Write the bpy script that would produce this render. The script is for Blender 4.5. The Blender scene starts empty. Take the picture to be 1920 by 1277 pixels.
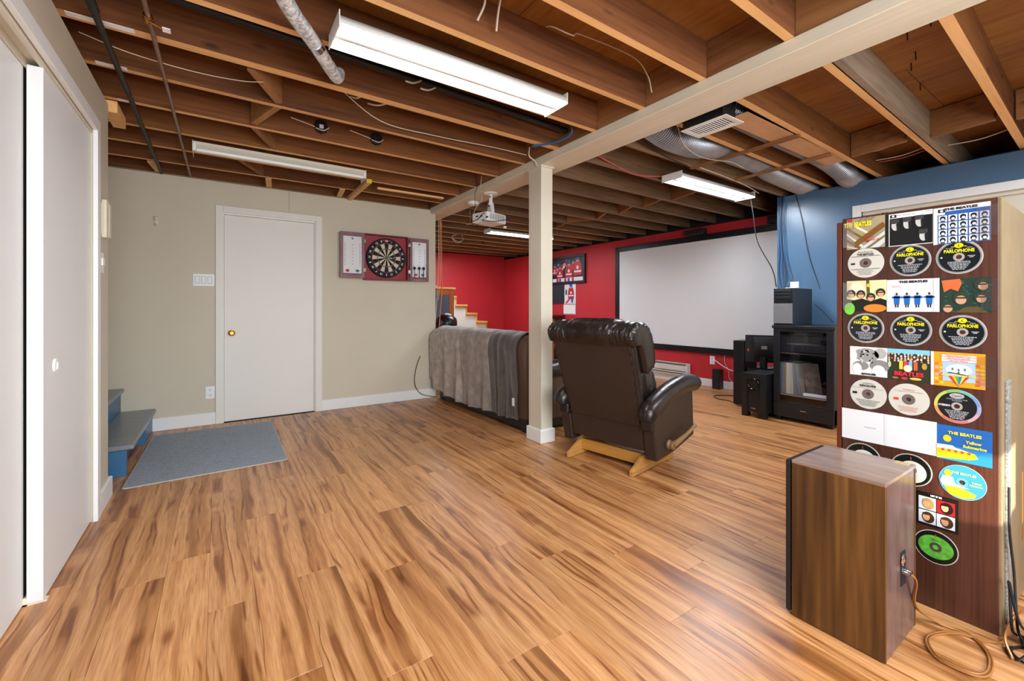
import bpy, bmesh, math, random
from mathutils import Vector, Matrix
random.seed(7)
PI = math.pi
SC = bpy.context.scene
COL = SC.collection

# ------------------------------------------------------------------ camera
CAM_H = 1.10
cd = bpy.data.cameras.new('camera'); cam = bpy.data.objects.new('camera', cd); COL.objects.link(cam)
cam.location = (0, 0, CAM_H)
cam.rotation_euler = (PI/2, 0, -math.atan(550/815.0))
cd.sensor_fit = 'HORIZONTAL'; cd.sensor_width = 36; cd.lens = 36*815/1920.0
cd.shift_x = 0.0; cd.shift_y = -(638.5-577.6)/1920.0
cd.clip_start = 0.05
SC.camera = cam

# ------------------------------------------------------------------ world, exposure, lights
w = bpy.data.worlds.new('world'); SC.world = w; w.use_nodes = True
w.node_tree.nodes['Background'].inputs[0].default_value = (0.75, 0.87, 1.0, 1)
w.node_tree.nodes['Background'].inputs[1].default_value = 1.5
SC.view_settings.view_transform = 'Standard'; SC.view_settings.look = 'None'
SC.view_settings.gamma = 1.0; SC.view_settings.use_curve_mapping = False
SC.view_settings.exposure = 0.62
TUBE_EMIT = 24.0

def area(name, loc, rot, sx, sy, power, col=(1, 1, 1)):
    l = bpy.data.lights.new(name, 'AREA'); l.shape = 'RECTANGLE'; l.size = sx; l.size_y = sy
    l.energy = power; l.color = col
    o = bpy.data.objects.new(name, l); COL.objects.link(o); o.location = loc; o.rotation_euler = rot
    return o
# unseen fill lights, added behind the camera and overhead to brighten the rooms
area('rear_fill', (0.9, -1.52, 1.35), (PI/2, 0, 0), 2.6, 1.5, 95, (0.86, 0.94, 1.0))
area('rear_ceiling_fill', (0.6, -0.75, 2.28), (0, 0, 0), 1.4, 0.3, 36, (0.87, 0.95, 1.0))
area('side_ceiling_fill', (3.6, 0.1, 2.28), (0, 0, 0), 1.2, 0.3, 30, (0.87, 0.95, 1.0))
area('rec_room_fill', (4.0, 7.6, 2.28), (0, 0, 0), 1.2, 0.3, 24, (0.87, 0.95, 1.0))
sun = bpy.data.lights.new('sun', 'SUN'); sun.energy = 11; sun.angle = math.radians(0.6); sun.color = (1, .93, .82)
so = bpy.data.objects.new('sun', sun); COL.objects.link(so); so.location = (0, -4, 4)
so.rotation_euler = Vector((0.30, 0.88, -0.20)).to_track_quat('-Z', 'Y').to_euler()

# ------------------------------------------------------------------ helpers
def lin(c):
    if isinstance(c, str):
        c = tuple(int(c[i:i+2], 16)/255 for i in (0, 2, 4))
    return tuple((x/12.92 if x <= .04045 else ((x+.055)/1.055)**2.4) for x in c) + (1,)

def newmat(name):
    m = bpy.data.materials.new(name); m.use_nodes = True
    return m, m.node_tree.nodes, m.node_tree.links, m.node_tree.nodes['Principled BSDF']

def mat(name, col, rough=.5, metal=0, spec=.5, bump=None, var=None, coat=0, emit=None, alpha=None, trans=None):
    m, N, L, b = newmat(name)
    b.inputs['Base Color'].default_value = lin(col); b.inputs['Roughness'].default_value = rough
    b.inputs['Metallic'].default_value = metal; b.inputs['Specular IOR Level'].default_value = spec
    if coat: b.inputs['Coat Weight'].default_value = coat; b.inputs['Coat Roughness'].default_value = .12
    if emit:
        b.inputs['Emission Color'].default_value = lin(emit[0]); b.inputs['Emission Strength'].default_value = emit[1]
    if trans: b.inputs['Transmission Weight'].default_value = trans
    if alpha is not None: b.inputs['Alpha'].default_value = alpha
    tc = N.new('ShaderNodeTexCoord')
    if var:
        sc, amt = var
        n = N.new('ShaderNodeTexNoise'); n.inputs['Scale'].default_value = sc; n.inputs['Detail'].default_value = 5
        L.new(tc.outputs['Object'], n.inputs['Vector'])
        r = N.new('ShaderNodeMapRange'); r.inputs[1].default_value = .3; r.inputs[2].default_value = .7
        r.inputs[3].default_value = 1-amt; r.inputs[4].default_value = 1+amt
        L.new(n.outputs['Fac'], r.inputs[0])
        mx = N.new('ShaderNodeVectorMath'); mx.operation = 'SCALE'
        mx.inputs[0].default_value = lin(col)[:3]; L.new(r.outputs[0], mx.inputs['Scale'])
        L.new(mx.outputs[0], b.inputs['Base Color'])
    if bump:
        sc, st = bump
        n2 = N.new('ShaderNodeTexNoise'); n2.inputs['Scale'].default_value = sc; n2.inputs['Detail'].default_value = 4
        L.new(tc.outputs['Object'], n2.inputs['Vector'])
        bp = N.new('ShaderNodeBump'); bp.inputs['Strength'].default_value = st; bp.inputs['Distance'].default_value = .01
        L.new(n2.outputs['Fac'], bp.inputs['Height']); L.new(bp.outputs[0], b.inputs['Normal'])
    return m

def ramp(N, stops):
    r = N.new('ShaderNodeValToRGB'); e = r.color_ramp.elements
    while len(e) < len(stops): e.new(.5)
    for i, (p, c) in enumerate(stops): e[i].position = p; e[i].color = lin(c)
    return r

def wood(name, stops, axis='X', fine=60, broad=6, stretch=.06, rough=.6, coat=0, knots=False, var=.12, bump=.12, spec=.4):
    m, N, L, b = newmat(name)
    tc = N.new('ShaderNodeTexCoord'); oi = N.new('ShaderNodeObjectInfo')
    off = N.new('ShaderNodeVectorMath'); off.operation = 'SCALE'; off.inputs[0].default_value = (37, 53, 29)
    L.new(oi.outputs['Random'], off.inputs['Scale'])
    ad = N.new('ShaderNodeVectorMath'); ad.operation = 'ADD'
    L.new(tc.outputs['Object'], ad.inputs[0]); L.new(off.outputs[0], ad.inputs[1])
    mp = N.new('ShaderNodeMapping'); L.new(ad.outputs[0], mp.inputs['Vector'])
    s = [1, 1, 1]; s['XYZ'.index(axis)] = stretch; mp.inputs['Scale'].default_value = s
    n1 = N.new('ShaderNodeTexNoise'); n1.inputs['Scale'].default_value = broad; n1.inputs['Detail'].default_value = 3
    n1.inputs['Distortion'].default_value = .6
    n2 = N.new('ShaderNodeTexNoise'); n2.inputs['Scale'].default_value = fine; n2.inputs['Detail'].default_value = 3
    L.new(mp.outputs[0], n1.inputs['Vector']); L.new(mp.outputs[0], n2.inputs['Vector'])
    mx = N.new('ShaderNodeMath'); mx.operation = 'MULTIPLY_ADD'; mx.inputs[1].default_value = .45
    L.new(n2.outputs['Fac'], mx.inputs[0])
    h = N.new('ShaderNodeMath'); h.operation = 'MULTIPLY'; h.inputs[1].default_value = .55; L.new(n1.outputs['Fac'], h.inputs[0])
    L.new(h.outputs[0], mx.inputs[2])
    r = ramp(N, stops); L.new(mx.outputs[0], r.inputs['Fac'])
    col = r.outputs['Color']
    if knots:
        mk = N.new('ShaderNodeMapping'); L.new(ad.outputs[0], mk.inputs['Vector'])
        s2 = [7, 7, 7]; s2['XYZ'.index(axis)] = 2.6; mk.inputs['Scale'].default_value = s2
        vo = N.new('ShaderNodeTexVoronoi'); vo.inputs['Scale'].default_value = 1; L.new(mk.outputs[0], vo.inputs['Vector'])
        kr = ramp(N, [(.03, '5a3018'), (.13, 'ffffff')]); L.new(vo.outputs['Distance'], kr.inputs['Fac'])
        mm = N.new('ShaderNodeMix'); mm.data_type = 'RGBA'; mm.blend_type = 'MULTIPLY'; mm.inputs[0].default_value = .75
        L.new(col, mm.inputs[6]); L.new(kr.outputs['Color'], mm.inputs[7]); col = mm.outputs[2]
    hs = N.new('ShaderNodeHueSaturation')
    rr = N.new('ShaderNodeMapRange'); rr.inputs[3].default_value = 1-var; rr.inputs[4].default_value = 1+var
    L.new(oi.outputs['Random'], rr.inputs[0]); L.new(rr.outputs[0], hs.inputs['Value']); L.new(col, hs.inputs['Color'])
    L.new(hs.outputs[0], b.inputs['Base Color'])
    b.inputs['Roughness'].default_value = rough; b.inputs['Specular IOR Level'].default_value = spec
    if coat: b.inputs['Coat Weight'].default_value = coat; b.inputs['Coat Roughness'].default_value = .2
    bp = N.new('ShaderNodeBump'); bp.inputs['Strength'].default_value = bump; bp.inputs['Distance'].default_value = .005
    L.new(n2.outputs['Fac'], bp.inputs['Height']); L.new(bp.outputs[0], b.inputs['Normal'])
    return m

def worg(o):
    v = Vector((0, 0, 0))
    while o: v += o.location; o = o.parent
    return v

def tag(o, label=None, cat=None, group=None, kind=None):
    if label: o['label'] = label
    if cat: o['category'] = cat
    if group: o['group'] = group
    if kind: o['kind'] = kind
    return o

def thing(name, loc, label=None, cat=None, group=None, kind=None, rotz=0):
    o = bpy.data.objects.new(name, None); COL.objects.link(o); o.location = loc; o.rotation_euler = (0, 0, rotz)
    o.empty_display_size = .05
    return tag(o, label, cat, group, kind)

def crm(P, k=6):
    P = [Vector(p) for p in P]
    if len(P) < 3: return P
    Q = [P[0]*2-P[1]] + P + [P[-1]*2-P[-2]]; out = []
    for i in range(1, len(Q)-2):
        a, b, c, d = Q[i-1], Q[i], Q[i+1], Q[i+2]
        for j in range(k):
            t = j/k
            out.append(.5*((2*b)+(c-a)*t+(2*a-5*b+4*c-d)*t*t+(3*b-a-3*c+d)*t**3))
    out.append(P[-1]); return out

class MB:
    def __init__(s): s.v = []; s.f = []; s.m = []
    def add(s, vs, fs, mi=0):
        n = len(s.v); s.v += [tuple(p) for p in vs]
        for f in fs: s.f.append(tuple(n+i for i in f)); s.m.append(mi)
        return s
    def box(s, x0, x1, y0, y1, z0, z1, mi=0):
        vs = [(x, y, z) for x in (x0, x1) for y in (y0, y1) for z in (z0, z1)]
        return s.add(vs, [(0, 1, 3, 2), (4, 6, 7, 5), (0, 4, 5, 1), (2, 3, 7, 6), (0, 2, 6, 4), (1, 5, 7, 3)], mi)
    def bar(s, p, q, wd, ht, mi=0, up=(0, 0, 1)):
        p, q, up = Vector(p), Vector(q), Vector(up); d = (q-p).normalized(); a = d.cross(up).normalized(); b = a.cross(d)
        vs = [c + a*i*wd/2 + b*j*ht/2 for c in (p, q) for i in (-1, 1) for j in (-1, 1)]
        return s.add(vs, [(0, 1, 3, 2), (4, 6, 7, 5), (0, 4, 5, 1), (2, 3, 7, 6), (0, 2, 6, 4), (1, 5, 7, 3)], mi)
    def prism(s, pts, vec, mi=0):
        pts = [Vector(p) for p in pts]; vec = Vector(vec); n = len(pts)
        return s.add(pts+[p+vec for p in pts], [tuple(range(n))[::-1], tuple(range(n, 2*n))] + [(i, (i+1) % n, n+(i+1) % n, n+i) for i in range(n)], mi)
    def poly(s, pts, mi=0): return s.add(pts, [tuple(range(len(pts)))], mi)
    def tube(s, path, r, n=8, mi=0, k=6, smooth=True, rf=None):
        P = crm(path, k) if smooth else [Vector(p) for p in path]
        rings = []; ref = None
        for i, p in enumerate(P):
            t = (P[min(i+1, len(P)-1)]-P[max(i-1, 0)])
            if t.length < 1e-9: t = Vector((0, 0, 1))
            t.normalize()
            if ref is None:
                ref = t.cross(Vector((0, 0, 1))) if abs(t.z) < .9 else t.cross(Vector((1, 0, 0)))
            a = (ref - t*ref.dot(t))
            a.normalize(); ref = a; b = t.cross(a)
            rr = r*(rf(i/(len(P)-1)) if rf else 1)
            rings.append([p+(a*math.cos(2*PI*j/n)+b*math.sin(2*PI*j/n))*rr for j in range(n)])
        base = len(s.v)
        for rg in rings: s.v += [tuple(q) for q in rg]
        for i in range(len(rings)-1):
            for j in range(n):
                a, b = base+i*n+j, base+i*n+(j+1) % n
                s.f.append((a, b, b+n, a+n)); s.m.append(mi)
        s.f.append(tuple(base+j for j in range(n))[::-1]); s.m.append(mi)
        e = base+(len(rings)-1)*n; s.f.append(tuple(e+j for j in range(n))); s.m.append(mi)
        return s
    def lathe(s, prof, c, axis='Z', n=24, mi=0, flip=1):
        c = Vector(c); ax = {'X': ((0, 1, 0), (0, 0, 1), (1, 0, 0)), 'Y': ((1, 0, 0), (0, 0, 1), (0, 1, 0)), 'Z': ((1, 0, 0), (0, 1, 0), (0, 0, 1))}[axis]
        A, B, H = [Vector(q) for q in ax]; base = len(s.v)
        for (r, h) in prof:
            for j in range(n):
                t = 2*PI*j/n; s.v.append(tuple(c+(A*math.cos(t)+B*math.sin(t))*max(r, 1e-5)+H*h*flip))
        for i in range(len(prof)-1):
            for j in range(n):
                a, b = base+i*n+j, base+i*n+(j+1) % n
                s.f.append((a, b, b+n, a+n)); s.m.append(mi)
        return s
    def build(s, name, mats, parent=None, local=False, bevel=0, seg=2, smooth=False, label=None, cat=None, group=None, kind=None, solid=0, sub=0):
        me = bpy.data.meshes.new(name)
        if parent is not None: org = Vector((0, 0, 0)) if local else worg(parent)
        elif local: org = Vector((0, 0, 0))
        else:
            xs = [p[0] for p in s.v]; ys = [p[1] for p in s.v]; zs = [p[2] for p in s.v]
            org = Vector(((min(xs)+max(xs))/2, (min(ys)+max(ys))/2, min(zs)))
        me.from_pydata([tuple(Vector(p)-org) for p in s.v], [], s.f)
        if not isinstance(mats, (list, tuple)): mats = [mats]
        for m in mats: me.materials.append(m)
        me.polygons.foreach_set('material_index', s.m)
        bm = bmesh.new(); bm.from_mesh(me); bmesh.ops.recalc_face_normals(bm, faces=bm.faces); bm.to_mesh(me); bm.free()
        if smooth or bevel: me.polygons.foreach_set('use_smooth', [True]*len(me.polygons))
        me.update()
        o = bpy.data.objects.new(name, me); COL.objects.link(o)
        if parent is not None: o.parent = parent
        else: o.location = org
        if solid:
            md = o.modifiers.new('solid', 'SOLIDIFY'); md.thickness = solid; md.offset = 0
        if sub:
            md = o.modifiers.new('sub', 'SUBSURF'); md.levels = sub; md.render_levels = sub
        if bevel:
            md = o.modifiers.new('bevel', 'BEVEL'); md.width = bevel; md.segments = seg; md.limit_method = 'ANGLE'; md.angle_limit = math.radians(40)
            md.harden_normals = True
        elif smooth:
            me.set_sharp_from_angle(angle=math.radians(45))
        return tag(o, label, cat, group, kind)

def dup(o, loc=None, parent=None, label=None):
    c = o.copy(); COL.objects.link(c)
    if parent: c.parent = parent
    if loc is not None: c.location = loc
    if label: c['label'] = label
    for ch in [x for x in o.children]: dup(ch, None, c)
    return c

_font_cache = {}
def text(s, size, m, parent, pos, right, up, name='lettering', extrude=.0002, align='CENTER', sx=1.0, bold=0):
    key = (s, size, align, sx, bold)
    if key not in _font_cache:
        cu = bpy.data.curves.new('txt', 'FONT'); cu.body = s; cu.size = size; cu.extrude = extrude; cu.align_x = align; cu.align_y = 'CENTER'
        cu.offset = bold; cu.resolution_u = 2
        t = bpy.data.objects.new('txt', cu); COL.objects.link(t)
        dg = bpy.context.evaluated_depsgraph_get(); me = bpy.data.meshes.new_from_object(t.evaluated_get(dg))
        bpy.data.objects.remove(t); bpy.data.curves.remove(cu)
        me.transform(Matrix.Scale(sx, 4, (1, 0, 0)))
        _font_cache[key] = me
    me = _font_cache[key].copy(); me.materials.clear(); me.materials.append(m); me.name = name
    R, U = Vector(right).normalized(), Vector(up).normalized(); Nn = R.cross(U)
    M = Matrix((R, U, Nn)).transposed().to_4x4()
    org = worg(parent); M.translation = Vector(pos)-org
    me.transform(M)
    o = bpy.data.objects.new(name, me); COL.objects.link(o); o.parent = parent
    return o

# ------------------------------------------------------------------ materials
M = {}
def floor_mat():
    m, N, L, b = newmat('laminate_floor')
    tc = N.new('ShaderNodeTexCoord'); oi = N.new('ShaderNodeObjectInfo')
    off = N.new('ShaderNodeVectorMath'); off.operation = 'SCALE'; off.inputs[0].default_value = (71, 43, 17); L.new(oi.outputs['Random'], off.inputs['Scale'])
    ad = N.new('ShaderNodeVectorMath'); ad.operation = 'ADD'; L.new(tc.outputs['Object'], ad.inputs[0]); L.new(off.outputs[0], ad.inputs[1])
    # slow warp so the bands wander
    mpw = N.new('ShaderNodeMapping'); mpw.inputs['Scale'].default_value = (3.5, 2.0, 1); L.new(ad.outputs[0], mpw.inputs[0])
    nw = N.new('ShaderNodeTexNoise'); nw.inputs['Scale'].default_value = 1; nw.inputs['Detail'].default_value = 2; L.new(mpw.outputs[0], nw.inputs['Vector'])
    sw = N.new('ShaderNodeVectorMath'); sw.operation = 'SUBTRACT'; sw.inputs[1].default_value = (.5, .5, .5); L.new(nw.outputs['Color'], sw.inputs[0])
    kw = N.new('ShaderNodeVectorMath'); kw.operation = 'MULTIPLY'; kw.inputs[1].default_value = (.085, .0, 0); L.new(sw.outputs[0], kw.inputs[0])
    a2 = N.new('ShaderNodeVectorMath'); a2.operation = 'ADD'; L.new(ad.outputs[0], a2.inputs[0]); L.new(kw.outputs[0], a2.inputs[1])
    mp = N.new('ShaderNodeMapping'); mp.inputs['Scale'].default_value = (15, .42, 1); L.new(a2.outputs[0], mp.inputs[0])
    n1 = N.new('ShaderNodeTexNoise'); n1.inputs['Scale'].default_value = 1; n1.inputs['Detail'].default_value = 2; n1.inputs['Roughness'].default_value = .5
    L.new(mp.outputs[0], n1.inputs['Vector'])
    r1 = ramp(N, [(.25, '7c5032'), (.36, 'a87248'), (.44, 'c68f60'), (.56, 'dca878'), (.64, 'ca9264'), (.75, 'a06c44')]); L.new(n1.outputs['Fac'], r1.inputs['Fac'])
    # thin dark contour veins
    mp2 = N.new('ShaderNodeMapping'); mp2.inputs['Scale'].default_value = (8, .22, 1); mp2.inputs['Location'].default_value = (3, 9, 0); L.new(a2.outputs[0], mp2.inputs[0])
    n2 = N.new('ShaderNodeTexNoise'); n2.inputs['Scale'].default_value = 1; n2.inputs['Detail'].default_value = 1.5; L.new(mp2.outputs[0], n2.inputs['Vector'])
    k = N.new('ShaderNodeMath'); k.operation = 'MULTIPLY'; k.inputs[1].default_value = 8; L.new(n2.outputs['Fac'], k.inputs[0])
    pp = N.new('ShaderNodeMath'); pp.operation = 'PINGPONG'; pp.inputs[1].default_value = .5; L.new(k.outputs[0], pp.inputs[0])
    r2 = ramp(N, [(0, '7c5034'), (.05, 'a87c5a'), (.16, 'ffffff')]); L.new(pp.outputs[0], r2.inputs['Fac'])
    # veins come and go
    n4 = N.new('ShaderNodeTexNoise'); n4.inputs['Scale'].default_value = 5; L.new(a2.outputs[0], n4.inputs['Vector'])
    r4 = N.new('ShaderNodeMapRange'); r4.inputs[1].default_value = .38; r4.inputs[2].default_value = .58; L.new(n4.outputs['Fac'], r4.inputs[0])
    f4 = N.new('ShaderNodeMath'); f4.operation = 'MULTIPLY'; f4.inputs[1].default_value = .75; L.new(r4.outputs[0], f4.inputs[0])
    mx = N.new('ShaderNodeMix'); mx.data_type = 'RGBA'; mx.blend_type = 'MULTIPLY'
    L.new(f4.outputs[0], mx.inputs[0]); L.new(r1.outputs['Color'], mx.inputs[6]); L.new(r2.outputs['Color'], mx.inputs[7])
    # fine fibre
    mp3 = N.new('ShaderNodeMapping'); mp3.inputs['Scale'].default_value = (220, 9, 1); L.new(ad.outputs[0], mp3.inputs[0])
    n3 = N.new('ShaderNodeTexNoise'); n3.inputs['Scale'].default_value = 1; n3.inputs['Detail'].default_value = 3; L.new(mp3.outputs[0], n3.inputs['Vector'])
    r3 = ramp(N, [(.3, 'd8c8bc'), (.6, 'ffffff')]); L.new(n3.outputs['Fac'], r3.inputs['Fac'])
    mx2 = N.new('ShaderNodeMix'); mx2.data_type = 'RGBA'; mx2.blend_type = 'MULTIPLY'; mx2.inputs[0].default_value = .8
    L.new(mx.outputs[2], mx2.inputs[6]); L.new(r3.outputs['Color'], mx2.inputs[7])
    hs = N.new('ShaderNodeHueSaturation'); hs.inputs['Saturation'].default_value = 1.05
    rr = N.new('ShaderNodeMapRange'); rr.inputs[3].default_value = .90; rr.inputs[4].default_value = 1.08; L.new(oi.outputs['Random'], rr.inputs[0])
    L.new(rr.outputs[0], hs.inputs['Value']); L.new(mx2.outputs[2], hs.inputs['Color'])
    L.new(hs.outputs[0], b.inputs['Base Color'])
    b.inputs['Roughness'].default_value = .33; b.inputs['Specular IOR Level'].default_value = .5
    bp = N.new('ShaderNodeBump'); bp.inputs['Strength'].default_value = .10; bp.inputs['Distance'].default_value = .002
    L.new(n3.outputs['Fac'], bp.inputs['Height']); L.new(bp.outputs[0], b.inputs['Normal'])
    return m
M['floor'] = floor_mat()
M['beige'] = mat('beige_paint', 'd3c9b4', .55, var=(1.5, .03), bump=(180, .04))
M['white_trim'] = mat('white_trim_paint', 'f0f0f0', .4)
M['door'] = mat('off_white_door_paint', 'ece9e2', .45, var=(2, .015), bump=(90, .02))
M['closet'] = mat('closet_door_paint', 'e8e8e8', .45, bump=(120, .03))
M['cream'] = mat('cream_paint', 'd8d0bd', .5, var=(3, .04), bump=(60, .05))
M['beam'] = wood('painted_beam', [(.3, 'cfc3a9'), (.5, 'ddd4be'), (.7, 'e4dcc9')], 'Y', 50, 5, .03, .5, var=0, bump=.25)
M['red'] = mat('red_wall_paint', 'c02a33', .5, var=(2, .05), bump=(150, .05))
M['blue'] = mat('blue_wall_paint', '51708f', .27, bump=(150, .08), var=(2, .03))
M['joist'] = wood('joist_wood', [(.28, '43220c'), (.42, '673a17'), (.55, '7c4a20'), (.75, '915a2a')], 'X', 45, 5, .05, .75, knots=True, var=.14)
M['joist_glare'] = wood('glare_joist_wood', [(.28, '4c3524'), (.42, '70533a'), (.55, '86674a'), (.75, '9a7a5c')], 'X', 45, 5, .05, .75, knots=True, var=.14)  # lighter and greyer: glare painted into the right-room joist sides
M['joist_red'] = wood('joist_wood_reddish', [(.28, '452310'), (.42, '65391c'), (.55, '7a4926'), (.75, '8c5a34')], 'X', 45, 5, .05, .75, knots=True, var=.12)
M['joist_edge'] = wood('joist_edge_wood', [(.28, 'c88c50'), (.45, 'e8b274'), (.7, 'f2c488')], 'X', 40, 5, .05, .7, var=.1)  # brightened so the underside colour carries light bounced off the floor
M['joist_grey'] = wood('pale_grey_joist_wood', [(.28, '6a5a48'), (.45, '8c7864'), (.7, 'a8947e')], 'X', 45, 5, .05, .8, var=.1)  # pale grey; on right-room undersides it carries painted glare
M['block'] = wood('blocking_wood', [(.28, '6a4222'), (.45, '926036'), (.7, 'ac7848')], 'Y', 45, 5, .06, .75, knots=True, var=.12)
M['strap'] = wood('pale_strap_wood', [(.28, 'b48850'), (.45, 'd9ac70'), (.7, 'e8c088')], 'Y', 45, 6, .06, .7, var=.1)
M['ply'] = wood('plywood_subfloor', [(.28, '70441a'), (.42, '8a5826'), (.6, '9c6a30'), (.8, '825022')], 'Y', 30, 4, .12, .75, var=.08)
M['ply_pale'] = wood('pale_plywood', [(.28, 'b98a5a'), (.5, 'd0a274'), (.8, 'c09068')], 'X', 30, 4, .2, .7, var=.05)
M['tubewhite'] = mat('lit_tube', 'ffffff', .5, emit=('eef6ff', TUBE_EMIT))
M['tubebright'] = mat('lit_tube_far', 'ffffff', .5, emit=('eef6ff', TUBE_EMIT*3))
M['tubeoff'] = mat('unlit_tube', 'efeee8', .25)
M['enamel'] = mat('white_enamel', 'eceae4', .35)
M['enamel_yel'] = mat('yellowed_enamel', 'ddd6c4', .4)
M['leather'] = mat('dark_brown_leather', '211815', .3, var=(6, .25), bump=(38, .25), spec=.55)
M['vinyl'] = mat('brown_vinyl_back', '33261f', .5, var=(5, .1), bump=(260, .08))
M['sofa_back'] = mat('sofa_back_vinyl', '5e463a', .5, var=(4, .1), bump=(200, .08))
M['oak'] = wood('honey_oak', [(.28, 'b07a3c'), (.45, 'cc9650'), (.7, 'dba862')], 'X', 60, 8, .08, .4, var=0, bump=.05)
M['oakY'] = wood('honey_oak_cross', [(.28, 'a8702e'), (.45, 'c48a3e'), (.7, 'd09a4c')], 'Y', 60, 8, .08, .4, var=0, bump=.05)
M['oakZ'] = wood('honey_oak_trim', [(.28, 'c08838'), (.45, 'dba450'), (.7, 'e8b868')], 'Z', 60, 8, .2, .4, var=0, bump=.05)
M['handle'] = wood('brown_handle_wood', [(.3, '80603e'), (.5, '9c7a52'), (.7, 'b08e66')], 'X', 60, 8, .1, .35, var=0, bump=.05)
M['cherry'] = wood('cherry_wood', [(.28, '7a3818'), (.45, '9c4c22'), (.7, 'b4602c')], 'Z', 60, 7, .08, .35, var=.04, bump=.05)
M['mahog'] = wood('dark_mahogany', [(.28, '38140e'), (.45, '4e1e14'), (.7, '642a1a')], 'Y', 60, 7, .08, .3, var=0, bump=.05)
M['walnut'] = wood('walnut_veneer', [(.30, '2c1a0c'), (.42, '4c3016'), (.52, '63411f'), (.62, '7e572c'), (.75, '543618')], 'Z', 45, 10, .045, .42, var=0, bump=.06)
M['walnut_top'] = wood('glare_walnut_top', [(.30, '6a5247'), (.45, '8a7062'), (.6, '9a8072'), (.75, '7c6458')], 'Y', 60, 10, .1, .25, var=0, bump=.05, spec=.6)  # sun washing over the speaker top is put into this pale colour
M['walnut_back'] = wood('hazed_walnut_back', [(.30, '4a3836'), (.45, '5c4642'), (.7, '74605a')], 'Z', 30, 4, .3, .3, var=0, bump=.05, spec=.6)  # pinkish glare haze painted into the rear walnut
M['melamine'] = wood('reddish_brown_melamine', [(.30, '311a14'), (.45, '46261c'), (.6, '573226'), (.75, '3f231a')], 'Z', 130, 12, .02, .34, var=0, bump=.08, spec=.6)
M['redwoodedge'] = wood('cabinet_red_edge', [(.3, '4c2016'), (.5, '6a2e1c'), (.7, '803c22')], 'Z', 90, 9, .03, .3, var=0, bump=.05)
M['hardboard'] = mat('tan_hardboard', '857154', .6, var=(12, .08), bump=(140, .1))
M['black'] = mat('black_plastic', '16181c', .4, bump=(200, .04))
M['blackwood'] = mat('black_woodgrain_vinyl', '191c22', .38, bump=(120, .08))
M['blackgloss'] = mat('gloss_black', '0c0d10', .15)
M['blackcloth'] = mat('black_speaker_cloth', '1f1a18', .9, bump=(700, .3))
M['pcgrey'] = mat('grey_pc_panel', '8c8c90', .3, metal=.3)
M['pcdark'] = mat('dark_pc_metal', '2c3038', .35, metal=.4, bump=(150, .05))
M['screen'] = mat('white_projection_surface', 'f2f3f6', .8)
M['velvet'] = mat('black_velvet_frame', '12141c', .38)
M['chrome'] = mat('chrome', 'c8c8cc', .15, metal=1)
M['brass'] = mat('polished_brass', 'a8743a', .24, metal=1)
M['galv'] = mat('flex_duct_metal', 'a4a6ac', .38, metal=.5, var=(8, .12))
M['galv_dark'] = mat('flex_duct_groove_shade', '4c4e54', .5, metal=.3)  # shade in the grooves between ribs, put into a darker metal
M['foil'] = mat('foil_tape', 'e4e6ea', .3, metal=.4, var=(45, .45), bump=(60, 1))
M['iron'] = mat('black_iron_pipe', '2c2622', .5, metal=.5, var=(20, .3), bump=(60, .2))
M['copper'] = mat('dull_copper_pipe', '8a6a58', .4, metal=.6, var=(20, .25))
M['wire_w'] = mat('white_cable', 'd8c8b4', .5)
M['wire_b'] = mat('black_cable', '0e0e10', .5)
M['wire_blue'] = mat('blue_cable', '2a5a8a', .4)
M['wire_red'] = mat('pink_red_cable', 'c05a5a', .5)
M['wire_or'] = mat('orange_cable', 'f0713c', .5)
M['wire_cu'] = mat('copper_speaker_wire', 'a8703c', .35, metal=.2)
M['plastic_w'] = mat('white_plastic', 'f2f2f2', .35)
M['plastic_c'] = mat('cream_plastic', 'e4dcc4', .4)
M['stair_blue'] = mat('blue_stair_paint', '3a6b94', .4, var=(8, .1))
M['stair_grey'] = mat('worn_grey_stair_paint', '868c92', .3, var=(14, .12), bump=(40, .1))
M['matgrey'] = mat('grey_carpet_mat', 'a6afba', .95, var=(70, .18), bump=(350, .6))
M['matedge'] = mat('mat_pale_binding', 'c8c0b4', .8)
M['heater'] = mat('heater_enamel', 'e4e2dc', .35)
M['dark'] = mat('dark_void', '0a0908', .9)
M['conc'] = mat('dark_concrete', '2a2623', .9, var=(5, .2))
M['burg'] = wood('burgundy_cabinet_wood', [(.3, '5e2028'), (.5, '7a2e36'), (.7, '8c3c44')], 'X', 50, 8, .1, .35, var=0, bump=.06)
M['burg_in'] = mat('burgundy_lining', 'a03440', .6)
M['mauve'] = wood('mauve_wood_frame', [(.3, '6e4a50'), (.5, '8a636a'), (.7, '9c767c')], 'Z', 50, 8, .1, .35, var=0, bump=.06)
M['whiteboard'] = mat('dry_erase_white', 'e8eaee', .15)
M['ink'] = mat('black_ink', '141414', .5)
M['inkgrey'] = mat('grey_ink', '85868a', .5)
M['dred'] = mat('dartboard_red', 'c03a40', .7)
M['dgreen'] = mat('dartboard_green', '3c7a5c', .7)
M['dcream'] = mat('dartboard_cream', 'd6cdb4', .8)
M['dblack'] = mat('dartboard_black', '15181e', .8)
M['wirem'] = mat('dartboard_wire', 'a8a8a8', .3, metal=1)
M['velvet_l'] = None

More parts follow.
